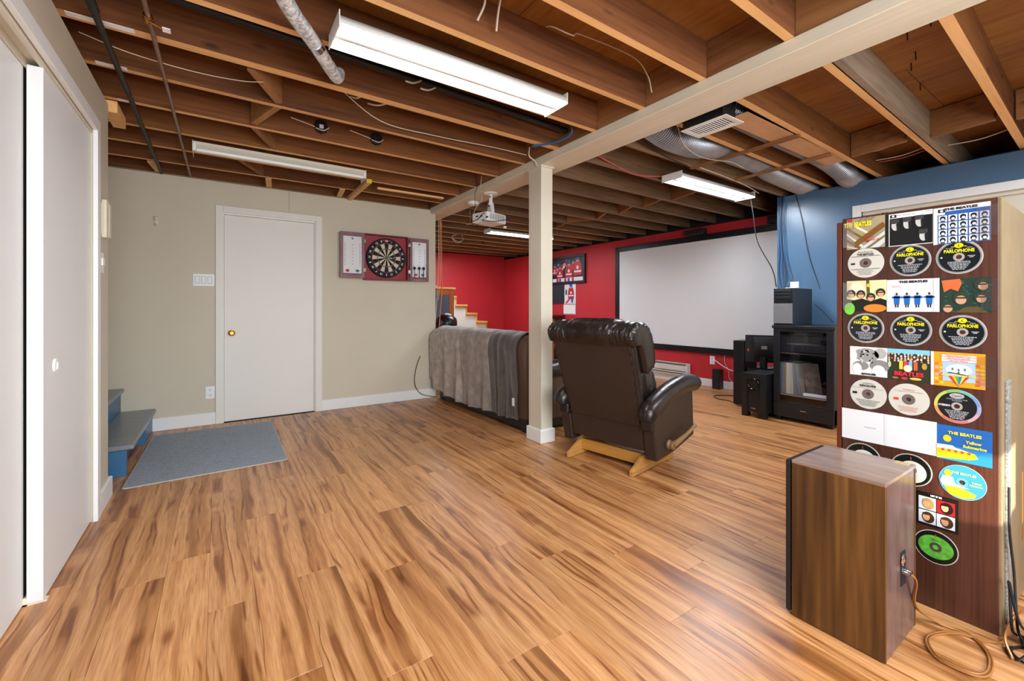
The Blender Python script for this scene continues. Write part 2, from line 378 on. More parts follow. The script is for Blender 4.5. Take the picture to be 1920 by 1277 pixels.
# ------------------------------------------------------------------ floor
JB = 2.33      # underside of the joists
JT = 2.53      # top of the joists
YA = 5.0       # beige wall
fl = MB().box(-1.3, 6.1, -1.7, 9.0, -.05, -.009).build('floor', M['conc'], kind='structure')
PW, PL = .149, 1.21
cache = {}
x = -.032 - 4*PW; ci = 0
offs = {}
while x < 5.75:
    o0 = (ci*0.437) % 1.0 * PL
    # columns whose end joints can be read in the photograph
    k = round((x+.032)/PW)
    fix = {0: 1.914, 7: 1.697, 6: 1.12, 11: 1.10, 9: .95, -3: 3.0, -1: 2.38}
    if k in fix: o0 = fix[k] % PL
    y = o0-PL*2
    while y < 5.3:
        a, b2 = max(y, -1.55), min(y+PL, 5.45 if x < 2.2 else 5.7)
        if x < 2.1: b2 = min(b2, 4.985)
        if b2-a > .03:
            key = round(b2-a, 3)
            if key not in cache:
                ln = b2-a; g = .0002; c2 = .0010
                mb = MB(); hw = PW/2
                # chamfered plank top so that joints read as fine grooves
                top = [(-hw+c2, c2, 0), (hw-c2, c2, 0), (hw-c2, ln-c2, 0), (-hw+c2, ln-c2, 0)]
                mid = [(-hw+g, g, -.0009), (hw-g, g, -.0009), (hw-g, ln-g, -.0009), (-hw+g, ln-g, -.0009)]
                low = [(-hw+g, g, -.009), (hw-g, g, -.009), (hw-g, ln-g, -.009), (-hw+g, ln-g, -.009)]
                mb.add(top+mid+low, [(0, 1, 2, 3), (4, 5, 1, 0), (5, 6, 2, 1), (6, 7, 3, 2), (7, 4, 0, 3), (8, 9, 5, 4), (9, 10, 6, 5), (10, 11, 7, 6), (11, 8, 4, 7)])
                me = bpy.data.meshes.new('plank'); me.from_pydata(mb.v, [], mb.f); me.materials.append(M['floor']); me.update(); cache[key] = me
            o = bpy.data.objects.new('plank', cache[key]); COL.objects.link(o); o.parent = fl
            o.location = Vector((x+PW/2, a, 0))-fl.location
        y += PL
    x += PW; ci += 1
MB().box(2.2, 5.72, 5.71, 8.82, -.009, -.001).build('far_floor_panel', M['floor'], fl)

# ------------------------------------------------------------------ walls
wa = MB(); DX0, DX1, DZ = .0, .885, 2.04
wa.box(-1.25, -.0, YA, YA+.12, 0, 2.305); wa.box(.885, 2.229, YA, YA+.12, 0, 2.305); wa.box(-.0, .885, YA, YA+.12, DZ, 2.305)
wall_b = wa.build('wall_back', M['beige'], kind='structure')
MB().box(-1.25, 2.16, YA-.006, YA+.03, 2.305, 2.316).build('top_plate_edge', M['hardboard'], wall_b)
MB().box(.60, .603, YA-.0012, YA+.001, 2.10, 2.3).build('panel_seam', M['hardboard'], wall_b)
lw = MB(); XL = -.535
lw.box(XL-.11, XL, 3.06, 3.42, 0, 2.29); lw.box(XL-.11, XL, -1.6, 3.06, 2.04, 2.29)
lw.build('wall_left', M['beige'], kind='structure')
MB().box(-1.3, -1.25, -1.6, 5.1, 0, 2.53).build('wall_left_outer', M['beige'], kind='structure')
MB().box(5.1, 5.62, 1.58, 2.335, 0, 2.31).box(5.1, 5.62, -1.6, 1.58, 2.03, 2.31).build('wall_right', M['blue'], kind='structure')
MB().box(5.72, 5.84, 2.34, 8.95, 0, 2.262).build('wall_screen', M['red'], kind='structure')
MB().box(2.0, 5.72, 8.82, 8.95, 0, 2.33).build('wall_far', M['red'], kind='structure')
MB().box(6.0, 6.1, -1.6, 8.95, 0, 2.53).box(2.0, 6.0, 8.95, 9.05, 0, 2.53).box(-1.3, 2.0, 6.6, 6.7, 0, 2.53).box(1.95, 2.05, 6.7, 8.9, 0, 2.53).build('wall_foundation', M['conc'], kind='structure')
# wall behind the camera with a small high basement window
wb = MB(); WX0, WX1, WZ0, WZ1 = 1.40, 1.80, .78, 1.08
wb.box(-1.3, WX0, -1.7, -1.6, 0, 2.53); wb.box(WX1, 6.1, -1.7, -1.6, 0, 2.53); wb.box(WX0, WX1, -1.7, -1.6, 0, WZ0); wb.box(WX0, WX1, -1.7, -1.6, WZ1, 2.53)
wb.build('wall_front', M['beige'], kind='structure')
win = thing('window_1', (1.65, -1.65, WZ0), kind='structure')
MB().box(WX0, WX1, -1.68, -1.64, WZ0, WZ0+.03).box(WX0, WX1, -1.68, -1.64, WZ1-.03, WZ1).box(WX0, WX0+.03, -1.68, -1.64, WZ0, WZ1).box(WX1-.03, WX1, -1.68, -1.64, WZ0, WZ1).build('window_frame', M['white_trim'], win)

# baseboards
def baseb(name, mb): return mb.build(name, M['white_trim'], kind='structure', bevel=.004)
baseb('baseboard_back_left', MB().box(-.49, -.025, YA-.016, YA, 0, .115))
baseb('baseboard_back_right', MB().box(.915, 2.229, YA-.016, YA, 0, .115))
baseb('baseboard_left', MB().box(XL, XL+.018, 3.115, 3.42, 0, .115).box(XL-.11, XL+.018, 3.42, 3.436, 0, .115))
baseb('baseboard_screen', MB().box(5.704, 5.72, 2.34, 8.82, 0, .105))
baseb('baseboard_far', MB().box(2.2, 5.7, 8.804, 8.82, 0, .105))

# door in the beige wall
d1 = thing('door_1', (.44, YA, 0), kind='structure')
c = MB(); cw = .062
c.box(-.025, .035, YA-.018, YA, 0, 2.078); c.box(.853, .915, YA-.018, YA, 0, 2.078); c.box(.035, .853, YA-.018, YA, 2.016, 2.078)
c.build('door_casing', M['door'], d1, bevel=.003)
MB().box(.0, .042, YA, YA+.11, 0, 2.04).box(.843, .885, YA, YA+.11, 0, 2.04).box(.042, .843, YA, YA+.11, 2.0, 2.04).build('door_jamb', M['door'], d1)
MB().box(.044, .841, YA+.012, YA+.047, .006, 1.998).build('door_slab', M['door'], d1, bevel=.002)
MB().lathe([(0, -.062), (.016, -.062), (.026, -.052), (.028, -.042), (.022, -.030), (.011, -.024), (.011, -.012), (.03, -.010), (.032, 0), (0, 0)], (.105, YA+.012, .86), 'Y', 24).build('door_knob', M['brass'], d1, smooth=True)

# closet with two sliding doors in the left wall
d2 = thing('door_2', (-.6, 1.3, 0), kind='structure')
MB().box(-.635, -.597, 1.15, 2.44, .006, 2.0).build('door_slab', M['closet'], d2, bevel=.002)
MB().box(-.5975, -.596, 2.335, 2.44, .006, 2.0).build('gap_shadow_strip', M['dark'], d2)  # dark strip painting the shade in the gap between the doors
d3 = thing('door_3', (-.56, 2.7, 0), kind='structure')
MB().box(-.588, -.544, 2.33, 3.058, .006, 2.0).build('door_slab', M['closet'], d3, bevel=.002)
MB().lathe([(.0, .002), (.016, .002), (.019, .006), (.026, .007), (.028, .003), (.028, -.001)], (-.544, 2.465, .87), 'X', 24).build('finger_pull', M['plastic_w'], d3, smooth=True)
MB().box(-.66, -.535, 2.33, 2.36, 0, .006).box(-.60, -.586, 2.33, 2.42, .0, .03).build('floor_guide', M['plastic_c'], d3)
c = MB(); c.box(XL, XL+.02, 3.05, 3.112, 0, 2.078); c.box(XL, XL+.02, -1.6, 3.05, 2.014, 2.078)
c.build('trim_1', M['white_trim'], kind='structure', bevel=.003)
MB().box(-.66, XL, -1.6, 3.06, 2.022, 2.036).box(-.553, XL-.004, -1.6, 3.06, 2.0, 2.022).box(-.595, -.59, -1.6, 3.06, 1.99, 2.022).build('trim_2', M['cream'], kind='structure')
MB().box(-1.25, -.70, -1.55, 3.0, .0, .005).box(-.72, -.70, -1.55, 3.05, .0, 2.03).build('closet_shade_lining', M['dark'], kind='structure')  # unseen dark sheets standing for the shaded closet interior

# cased opening in the blue wall (mostly behind the tall cabinet)
c = MB(); c.box(5.08, 5.1, 1.575, 1.645, 0, 2.085); c.box(5.08, 5.1, -1.6, 1.575, 2.015, 2.085)
c.build('trim_4', M['white_trim'], kind='structure', bevel=.003)
MB().box(5.12, 5.15, -1.6, 1.575, 1.985, 2.03).build('trim_5', M['cream'], kind='structure')
d4 = thing('door_4', (5.2, .6, 0), kind='structure')
MB().box(5.19, 5.22, .93, 1.575, .01, 1.985).build('door_slab', M['cream'], d4)
MB().box(5.15, 5.18, -1.5, .95, .01, 1.985).build('door_slab', M['cream'], d4)

# ------------------------------------------------------------------ ceiling: joists, blocking, subfloor
ceil = thing('ceiling', (2.4, 3.0, JB), kind='structure')
def joist(x0, x1, y, y2=None, wd=.038, side='joist', edge='joist_edge', nm='joist'):
    """joist along X; its underside strip is paler, light bounced off the floor put into its colour"""
    y2 = y if y2 is None else y2
    mb = MB()
    a, b = Vector((x0, y, 0)), Vector((x1, y2, 0)); hw = wd/2
    vs = [(p.x, p.y+s*hw, z) for p in (a, b) for s in (-1, 1) for z in (JB, JT)]
    mb.add(vs, [(0, 1, 3, 2), (4, 6, 7, 5), (0, 4, 5, 1), (2, 3, 7, 6), (1, 5, 7, 3)], 0)
    mb.add([vs[0], vs[2], vs[6], vs[4]], [(0, 1, 2, 3)], 1)
    return mb.build(nm, [M[side], M[edge]], ceil, bevel=.002, seg=1)
XB0, XB1 = 2.16, 2.408     # support beam
LY = [-1.2, -.78, -.36, .09, .52, .94, 1.37, 1.775, 2.185, 2.59, 3.025, 3.45, 3.87, 4.27, 4.69, 5.1, 5.52, 5.95, 6.38]
for i, y in enumerate(LY):
    wd = .06 if abs(y-2.59) < .01 else .04
    joist(-1.25, 2.31, y-(.05 if y < 3.1 else .03), y, wd, 'joist_red' if y < 2.3 else 'joist')
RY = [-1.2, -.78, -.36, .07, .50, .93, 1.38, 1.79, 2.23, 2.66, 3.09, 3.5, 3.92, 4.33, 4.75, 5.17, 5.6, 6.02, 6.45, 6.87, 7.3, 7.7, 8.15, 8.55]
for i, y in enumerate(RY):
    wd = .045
    joist(2.27, 5.98, y-.01+.0, y+.09, wd, 'joist_glare' if y > 2 else 'joist', 'joist_grey' if 2.2 < y < 5 else 'joist_edge')  # right-room joists take the colours with glare painted in
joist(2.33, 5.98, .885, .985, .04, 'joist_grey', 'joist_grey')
# blocking over the beam
for ys, xx in ((LY, 2.19), (RY, 2.37)):
    for a, b in zip(ys[:-1], ys[1:]):
        if ys is RY and a < 0: continue
        MB().box(xx-.019, xx+.019, a+.024, b-.024, JB+.002, JT-.002).build('blocking', M['block'], ceil)
def block(p, q, h=.19):
    p, q = Vector((p[0], p[1], 0)), Vector((q[0], q[1], 0)); d = (q-p).normalized(); n = Vector((-d.y, d.x, 0))*.019
    p += d*.02; q -= d*.02
    MB().prism([p-n+Vector((0, 0, JB+.004)), p+n+Vector((0, 0, JB+.004)), q+n+Vector((0, 0, JB+.004)), q-n+Vector((0, 0, JB+.004))], (0, 0, h)).build('blocking', M['block'], ceil)
for p, q in [((.13, 2.61), (.31, 2.98)), ((.31, 3.0), (.19, 3.41)), ((.19, 3.44), (.36, 3.84)), ((.14, 4.28), (.34, 4.66)), ((.1, .55), (.28, .92)),
             ((4.32, 3.12), (4.2, 2.72)), ((4.32, 3.54), (4.19, 3.16)), ((4.37, 3.96), (4.18, 3.58)), ((4.38, 4.37), (4.16, 3.98)), ((4.17, 4.78), (4.38, 4.40)), ((4.33, 5.2), (4.2, 4.82)),
             ((4.30, .96), (4.22, .57)), ((4.30, 1.41), (4.22, 1.02)), ((4.34, .53), (4.30, .12))]:
    block(p, q)
# subfloor sheets, each its own panel with an open joint
for ix, (xa, xb) in enumerate([(-1.25, .0), (.0, 1.22), (1.22, 2.2), (2.2, 3.42), (3.42, 4.64), (4.64, 6.0)]):
    for iy in range(5):
        y0 = -1.6+iy*2.44-(ix % 2)*1.22
        ya, yb = max(-1.6, y0), min(9.0, y0+2.44)
        if xb <= 2.21: yb = min(yb, 6.6)
        if yb-ya > .05:
            MB().box(xa+.002, xb-.002, ya+.002, yb-.002, JT+.001, JT+.018).build('subfloor_panel', M['ply'], ceil)
MB().box(-1.3, 6.1, -1.7, 9.05, JT+.02, JT+.06).build('upper_deck', M['conc'], ceil)

# support beam and post
bm_ = thing('support_beam', (2.28, 3, 2.262), 'long cream-painted beam under the joists resting on the square post', 'beam')
MB().box(XB0, XB1, -1.55, 4.998, 2.262, 2.329).build('beam_body', M['beam'], bm_, bevel=.004)
MB().box(2.232, XB1, 5.002, 8.8, 2.262, 2.329).build('beam_body', M['beam'], bm_, bevel=.004)
po = thing('square_post', (2.227, 2.88, 0), 'square cream-painted post with white base trim beside the recliner', 'post')
MB().box(2.168, 2.287, 2.79, 2.96, .0, 2.25).build('shaft', M['cream'], po, bevel=.003)
MB().box(2.152, 2.303, 2.774, 2.976, .0, .112).build('base_trim', M['white_trim'], po, bevel=.008)
MB().box(2.158, 2.30, 2.78, 2.972, 2.25, 2.262).build('cap_trim', M['cream'], po, bevel=.002)
MB().box(2.287, 2.30, 2.86, 2.93, 1.39, 1.50).build('wall_plate', M['plastic_w'], po, bevel=.002)

# ------------------------------------------------------------------ ceiling fixtures
def fixture(name, x0, x1, y0, y1, label, lit=True, strip=False, tube='tubewhite'):
    zc = JB-.001; zb = 2.262
    t = thing(name, ((x0+x1)/2, (y0+y1)/2, zb), label, 'ceiling light')
    if not strip:
        MB().box(x0, x0+.004, y0, y1, zb, zc).build('end_plate', M['enamel'], t, bevel=.001)
        MB().box(x1-.004, x1, y0, y1, zb, zc).build('end_plate', M['enamel'], t, bevel=.001)
        r = MB(); ym = (y0+y1)/2
        P = [(y0, zb+.012), (y0+.01, zc-.02), (y0+.05, zc-.006), (ym-.035, zc-.008), (ym-.012, zb+.009), (ym+.012, zb+.009), (ym+.035, zc-.008), (y1-.05, zc-.006), (y1-.01, zc-.02), (y1, zb+.012)]
        for a, b in zip(P[:-1], P[1:]):
            r.poly([(x0+.004, a[0], a[1]), (x1-.004, a[0], a[1]), (x1-.004, b[0], b[1]), (x0+.004, b[0], b[1])])
        r.build('reflector', M['enamel'], t, solid=.0015, smooth=True)
        ys = (y0+.058, y1-.058)
    else:
        MB().box(x0, x1, y0+.02, y1, zc-.04, zc).build('channel', M['enamel_yel'], t, bevel=.002)
        MB().box(x0, x0+.003, y0, y1, zb-.012, zc).build('end_plate', M['enamel_yel'], t)
        MB().box(x1-.003, x1, y0, y1, zb-.012, zc).build('end_plate', M['enamel_yel'], t)
        MB().prism([(x0+.004, y0+.01, zb+.012), (x0+.004, y0+.02, zc-.02), (x0+.004, y1-.01, zc-.02), (x0+.004, y1, zb+.03)], (x1-x0-.008, 0, 0)).build('reflector', M['enamel_yel'], t)
        for i in range(2): MB().box(x0+.78+i*.16, x0+.92+i*.16, y0+.05, y0+.054, zb+.0095, zb+.012).build('vent_slot', M['ink'], t)
        ys = (y0+.018,)
    for y in ys:
        zt = zb+.034 if not strip else zb+.004
        MB().tube([(x0+.025, y, zt), (x1-.025, y, zt)], .0165, 12, smooth=False).build('tube', M[tube] if lit else M['tubeoff'], t, smooth=True)
        for xx in (x0+.004, x1-.022):
            MB().box(xx, xx+.018, y-.012, y+.012, zt-.01, zc-.02).build('socket', M['plastic_w'], t, bevel=.002)
    return t
fixture('fluorescent_fixture', .41, 1.65, 1.875, 2.085, 'large lit two-tube fluorescent fixture hanging nearest the camera under the joists')
fixture('fluorescent_strip', -.16, 1.09, 3.93, 4.105, 'unlit single-tube fluorescent strip with yellowed white housing near the door wall', lit=False, strip=True)
fixture('fluorescent_fixture', 3.42, 4.68, 2.36, 2.575, 'lit fluorescent fixture right of the post, below the silver flexible duct', tube='tubebright')
fixture('fluorescent_fixture', 3.45, 4.69, 5.70, 5.90, 'lit fluorescent fixture behind the ceiling projector', tube='tubebright')

# ------------------------------------------------------------------ pipes, ducts and wires in the ceiling
t = thing('iron_pipe', (-.42, 3.6, 2.30), 'dark iron pipe running under the joists near the closet wall', 'pipe')
MB().tube([(-.42, 1.2, 2.312), (-.425, 4.99, 2.312)], .0135, 10, smooth=False).build('pipe_run', M['iron'], t, smooth=True)
MB().tube([(-.42, 2.27, 2.312), (-.42, 2.42, 2.312)], .018, 10, smooth=False).build('coupling', M['iron'], t, smooth=True)
t = thing('copper_pipe', (-.24, 3.6, 2.30), 'thin dull copper pipe with a valve running under the joists', 'pipe')
MB().tube([(-.255, 1.2, 2.314), (-.215, 4.99, 2.316)], .0095, 10, smooth=False).build('pipe_run', M['copper'], t, smooth=True)
MB().lathe([(0, -.03), (.014, -.03), (.017, -.018), (.012, -.01), (.018, 0), (.012, .01), (.017, .018), (.014, .03), (0, .03)], (-.245, 2.36, 2.314), 'Y', 12).tube([(-.245, 2.36, 2.30), (-.20, 2.38, 2.297)], .004, 6, smooth=False).build('valve_body', M['brass'], t, smooth=True)
MB().box(-.20, -.172, 2.365, 2.40, 2.293, 2.297).build('valve_tag', M['plastic_w'], t)
t = thing('black_drain_pipe', (.8, 2.4, 2.43), 'black pipe running between the joists beyond the first fixture', 'pipe')
MB().tube([(-1.2, 2.32, 2.44), (2.15, 2.46, 2.42)], .022, 12, smooth=False).build('pipe_run', M['wire_b'], t, smooth=True)
MB().tube([(-1.2, 2.25, 2.47), (2.15, 2.38, 2.46)], .011, 10, smooth=False).build('thin_line', M['iron'], t, smooth=True)
t = thing('foil_duct', (.35, 2.2, 2.25), 'foil-taped round pipe hanging below the joists left of the big fixture', 'duct')
MB().tube([(.09, 1.5, 2.285), (.2, 1.85, 2.285), (.36, 2.12, 2.288), (.48, 2.34, 2.30), (.52, 2.42, 2.32), (.53, 2.44, 2.36)], .032, 16, rf=lambda q: 1+.02*math.sin(q*60)).build('pipe_run', M['foil'], t, smooth=True)
MB().tube([(.355, 2.11, 2.288), (.375, 2.145, 2.289)], .0345, 16, smooth=False).build('joint_band', M['chrome'], t, smooth=True)

def flex(name, path, r, label, coils):
    t = thing(name, path[0], label, 'duct')
    P = crm(path, 40); n = len(P)
    MB().tube(P, r, 20, smooth=False, rf=None).build('sleeve', M['galv_dark'], t, smooth=True)
    mb = MB(); L = sum((P[i+1]-P[i]).length for i in range(n-1)); step = L/coils; acc = 0; nxt = 0
    for i in range(n-1):
        seg = (P[i+1]-P[i]); l = seg.length
        while nxt <= acc+l:
            p = P[i]+seg*((nxt-acc)/l); d = seg.normalized()
            a = d.cross(Vector((0, 0, 1))).normalized(); b = a.cross(d); base = len(mb.v); K = 20
            for (rr, hh) in ((r-.001, -.0065), (r+.006, 0), (r-.001, .0065)):
                for j in range(K):
                    q = 2*PI*j/K; mb.v.append(tuple(p+(a*math.cos(q)+b*math.sin(q))*rr+d*hh))
            for i2 in range(2):
                for j in range(K):
                    u, v = base+i2*K+j, base+i2*K+(j+1) % K; mb.f.append((u, v, v+K, u+K)); mb.m.append(0)
            nxt += step
        acc += l
    o = mb.build('ribs', M['galv'], t, smooth=True); o['kind'] = 'stuff'
    return t
flex('flexible_duct', [(2.32, 1.99, 2.44), (2.5, 1.99, 2.41), (2.75, 2.0, 2.37), (3.05, 2.01, 2.375), (3.38, 2.02, 2.434), (3.7, 2.02, 2.436), (4.1, 2.03, 2.436), (4.4, 2.05, 2.41), (5.3, 2.1, 2.40)], .1, 'silver ribbed flexible duct sagging from beside the beam to the blue wall', 150)
flex('flexible_duct', [(2.6, 1.60, 2.436), (3.4, 1.62, 2.436), (4.38, 1.64, 2.433), (4.8, 1.62, 2.36), (5.02, 1.66, 2.36), (5.5, 1.68, 2.38)], .085, 'short silver ribbed duct bending down above the blue wall', 130)
MB().box(2.76, 4.36, 1.44, 1.60, 2.334, 2.338).build('plywood_strip', M['ply_pale'], label='thin pale plywood strip fixed between the joists under a duct', cat='board')
for (xa, ya, xb, yb, lab) in [(3.42, 2.27, 3.405, 1.41, 'wooden cross strap under the joists just right of the floor register'), (4.09, 2.24, 4.03, 1.44, 'wooden cross strap under the joists farther from the floor register')]:
    MB().bar((xa, ya, 2.3195), (xb, yb, 2.3195), .035, .018).build('wooden_strap', M['block'], label=lab, cat='board')
# supply register on its black box
t = thing('ceiling_register', (2.6, 1.57, 2.25), 'white slatted metal register on a black duct box beside the beam', 'vent')
MB().box(2.50, 2.64, 1.45, 1.72, 2.262, 2.50).build('duct_box', M['black'], t)
r = MB(); rx0, rx1, ry0, ry1, rz = 2.50, 2.70, 1.43, 1.735, 2.25
r.box(rx0, rx0+.03, ry0, ry1, rz, rz+.005).box(rx1-.03, rx1, ry0, ry1, rz, rz+.005).box(rx0+.03, rx1-.03, ry0, ry0+.025, rz, rz+.005).box(rx0+.03, rx1-.03, ry1-.025, ry1, rz, rz+.005)
r.build('faceplate', M['enamel'], t)
for i in range(14):
    y = ry0+.035+i*(ry1-ry0-.07)/13
    MB().bar((rx0+.03, y, rz+.004), (rx1-.03, y, rz+.004), .0065, .0012, up=(0, .3, 1)).build('slat', M['enamel'], t)
MB().box(rx0+.02, rx1-.02, ry0+.02, ry1-.02, rz+.02, rz+.021).build('damper', M['dark'], t)

# short pieces of lumber near the door wall
t = MB().bar((1.19, 4.20, 2.311), (1.20, 5.05, 2.311), .045, .036).build('yellow_tipped_stick', M['strap'], label='short stick of lumber with a yellow painted end above the door wall', cat='board')
MB().box(1.168, 1.215, 4.1985, 4.203, 2.292, 2.330).build('painted_end', mat('yellow_marker', 'e8c81e', .5), t)
MB().box(1.34, 2.07, 4.42, 4.455, 2.312, 2.329).build('nailed_board', M['joist_edge'], label='short reddish furring board nailed under the joists near the beam', cat='board')
MB().box(-.56, -.50, 3.46, 3.74, 2.26, 2.329).build('wall_top_block', M['joist_edge'], label='wood block on the end of the closet wall under the joists', cat='board')
for (xx, w_) in ((-.53, .05), (-.02, .05), (.3, .045), (.62, .045)):
    pass
for xx, lab in ((-.47, 'upright pale wood shim above the beige wall nearest the iron pipe'), (.39, 'upright pale wood shim above the beige wall over the white door'), (1.06, 'pale wood shim above the beige wall behind the yellow-tipped stick')):
    MB().bar((xx, 4.70, 2.325), (xx+.03, 4.985, 2.318), .05, .012).build('wood_shim', M['strap'], label=lab, cat='board')

def wire(name, path, r, m, label, cat='cable', n=6):
    return MB().tube(path, r, n).build(name, M[m], smooth=True, label=label, cat=cat)
wire('loose_wire', [(-.53, 2.75, 2.36), (-.35, 2.78, 2.335), (-.1, 2.8, 2.33), (.1, 2.76, 2.325), (.2, 2.7, 2.322)], .002, 'wire_w', 'white wire drooping across the first joist bays by the closet wall')
wire('blue_cable_run', [(-.4, 2.66, 2.45), (.3, 2.68, 2.42), (1.0, 2.70, 2.45), (1.7, 2.72, 2.42), (2.1, 2.74, 2.40)], .006, 'wire_blue', 'blue cable bundle lying along the side of a joist')
wire('loose_wire', [(.55, 2.66, 2.40), (.9, 2.9, 2.35), (1.3, 2.95, 2.36), (1.8, 2.93, 2.37), (2.1, 2.9, 2.36)], .003, 'wire_w', 'white wire crossing behind the foil-taped pipe')
wire('blue_cable_loop', [(1.98, 2.36, 2.50), (2.08, 2.34, 2.42), (2.10, 2.36, 2.35), (2.06, 2.5, 2.325), (1.96, 2.62, 2.32), (2.02, 2.66, 2.34)], .008, 'wire_blue', 'blue cable loop hanging where the joists meet the beam')
wire('white_cable_end', [(2.08, 2.83, 2.40), (2.10, 2.86, 2.34), (2.145, 2.84, 2.30), (2.152, 2.83, 2.262), (2.165, 2.80, 2.257)], .005, 'wire_w', 'white cable looping down over the beam to the top of the post')
for (a, b, lab) in [((.86, 2.33, 2.36), (.96, 2.35, 2.40), 'stapled white cable left one below the big fixture'), ((.96, 2.36, 2.36), (1.06, 2.38, 2.40), 'stapled white cable right one below the big fixture'),
                    ((.67, 2.77, 2.40), (.71, 2.63, 2.36), 'white cable stub left one beyond the wide joist'), ((.78, 2.78, 2.39), (.86, 2.65, 2.36), 'white cable stub right one beyond the wide joist')]:
    m_ = [(a[i]+b[i])/2 for i in range(3)]; m_[2] -= .012
    wire('cable_stub', [a, m_, b], .005, 'wire_w', lab)
for (a, b, c_, lab) in [((.93, 1.60, 2.50), (.965, 1.64, 2.44), (.955, 1.69, 2.38), 'white cable drop left one on the joist above the big fixture'), ((1.03, 1.60, 2.50), (1.045, 1.66, 2.43), (1.06, 1.70, 2.375), 'white cable drop right one on the joist above the big fixture')]:
    wire('cable_drop', [a, b, c_], .005, 'wire_w', lab)
for i, (px, lab) in enumerate([(.62, 'black octagonal junction box with white cable on a joist, left one'), (1.02, 'black octagonal junction box with white cables on a joist, right one')]):
    t = thing('junction_box', (px, 3.40, 2.40), lab, 'junction box')
    MB().lathe([(0, -.03), (.048, -.03), (.05, -.026), (.05, 0)], (px, 3.425, 2.42), 'Y', 8).build('box_body', M['black'], t)
    if i == 0: MB().box(px-.014, px+.014, 3.3925, 3.394, 2.406, 2.434).build('sticker', M['plastic_w'], t)
    MB().tube([(px-.2, 3.40, 2.44), (px-.1, 3.395, 2.42), (px-.04, 3.40, 2.41)], .004, 6).tube([(px-.04, 3.39, 2.40), (px+.01, 3.37, 2.385), (px+.05, 3.39, 2.42)], .004, 6).build('cable', M['wire_w'], t, smooth=True)
wire('yellow_wire', [(1.35, 1.70, 2.50), (1.33, 1.62, 2.45), (1.42, 1.58, 2.42), (1.5, 1.6, 2.46), (1.9, 1.62, 2.49), (2.05, 1.64, 2.44), (2.1, 1.65, 2.36)], .003, 'wire_w', 'yellowish wire looping along the joist near the beam')
wire('wire_loop', [(1.05, 1.25, 2.52), (1.12, 1.22, 2.44), (1.22, 1.2, 2.42), (1.3, 1.22, 2.47), (1.32, 1.24, 2.52)], .003, 'wire_w', 'thin wire loop between the two nearest joists')
wire('wire_loop', [(1.6, .8, 2.52), (1.7, .84, 2.46), (1.8, .86, 2.45), (1.85, .8, 2.50), (1.82, .75, 2.52)], .003, 'wire_w', 'thin wire loop on the subfloor at the upper right')
wire('pink_wire', [(2.45, 2.55, 2.37), (2.8, 2.62, 2.345), (3.1, 2.64, 2.31), (3.35, 2.60, 2.32), (3.6, 2.6, 2.37)], .007, 'wire_red', 'pinkish red cable sagging right of the post')
wire('black_wire', [(2.42, 2.08, 2.34), (2.9, 2.2, 2.325), (3.35, 2.26, 2.325)], .004, 'wire_b', 'black wire running from the beam to the right-hand lit fixture')
wire('black_wire', [(2.42, 2.62, 2.31), (2.45, 3.0, 2.32), (2.55, 3.35, 2.325)], .004, 'wire_b', 'black wire crossing the joists behind the post')
wire('grey_wire', [(3.42, 2.22, 2.325), (3.9, 2.24, 2.32), (4.4, 2.30, 2.325), (4.75, 2.36, 2.32)], .005, 'wire_w', 'untidy pale wire bundle along the right-hand fixture')
wire('duct_string', [(2.55, 1.80, 2.33), (2.75, 1.88, 2.265), (3.0, 1.95, 2.262), (3.2, 1.96, 2.268), (3.45, 1.93, 2.285), (3.7, 1.96, 2.29)], .0025, 'wire_w', 'thin white wire lying over the large flexible duct')
for k_, (x_, y_) in enumerate([(4.72, 1.0), (4.80, 1.0), (4.75, .55), (4.4, 1.05)]):
    wire('bay_wire', [(x_, y_+.03, 2.40), (x_+.05, y_+.2, 2.385), (x_+.08, y_+.38, 2.40)], .004, 'wire_w' if k_ != 1 else 'wire_red', ['pale wire in the dark bay above the blue wall', 'reddish wire in the dark bay above the blue wall', 'pale wire in the bay right of the doubled joist', 'pale wire crossing the plywood bay'][k_])
# nails poking through the subfloor
for k_, (x_, y_) in enumerate([(2.95, .72), (3.22, .75), (3.35, .80), (3.7, .84), (2.9, .62)]):
    MB().tube([(x_, y_, JT), (x_+.005, y_, JT-.045)], .003, 6, smooth=False).build('nail', M['iron'], label='%s nail from the beam poking down through the plywood subfloor' % ['second', 'third', 'fourth', 'farthest', 'first'][k_], cat='nail', group='nails through the subfloor')
for k_, (y_, ln) in enumerate([(2.54, .22), (2.965, .14), (3.42, .12)]):
    MB().box(-.53+.02*k_, -.53+ln, y_-.018, y_+.018, 2.3275, 2.3295).build('plaster_smear', M['plastic_w'], label=['white compound smear on the first joist by the closet wall', 'white compound smear on the second joist by the closet wall', 'white compound smear on the third joist by the closet wall'][k_], cat='smear')

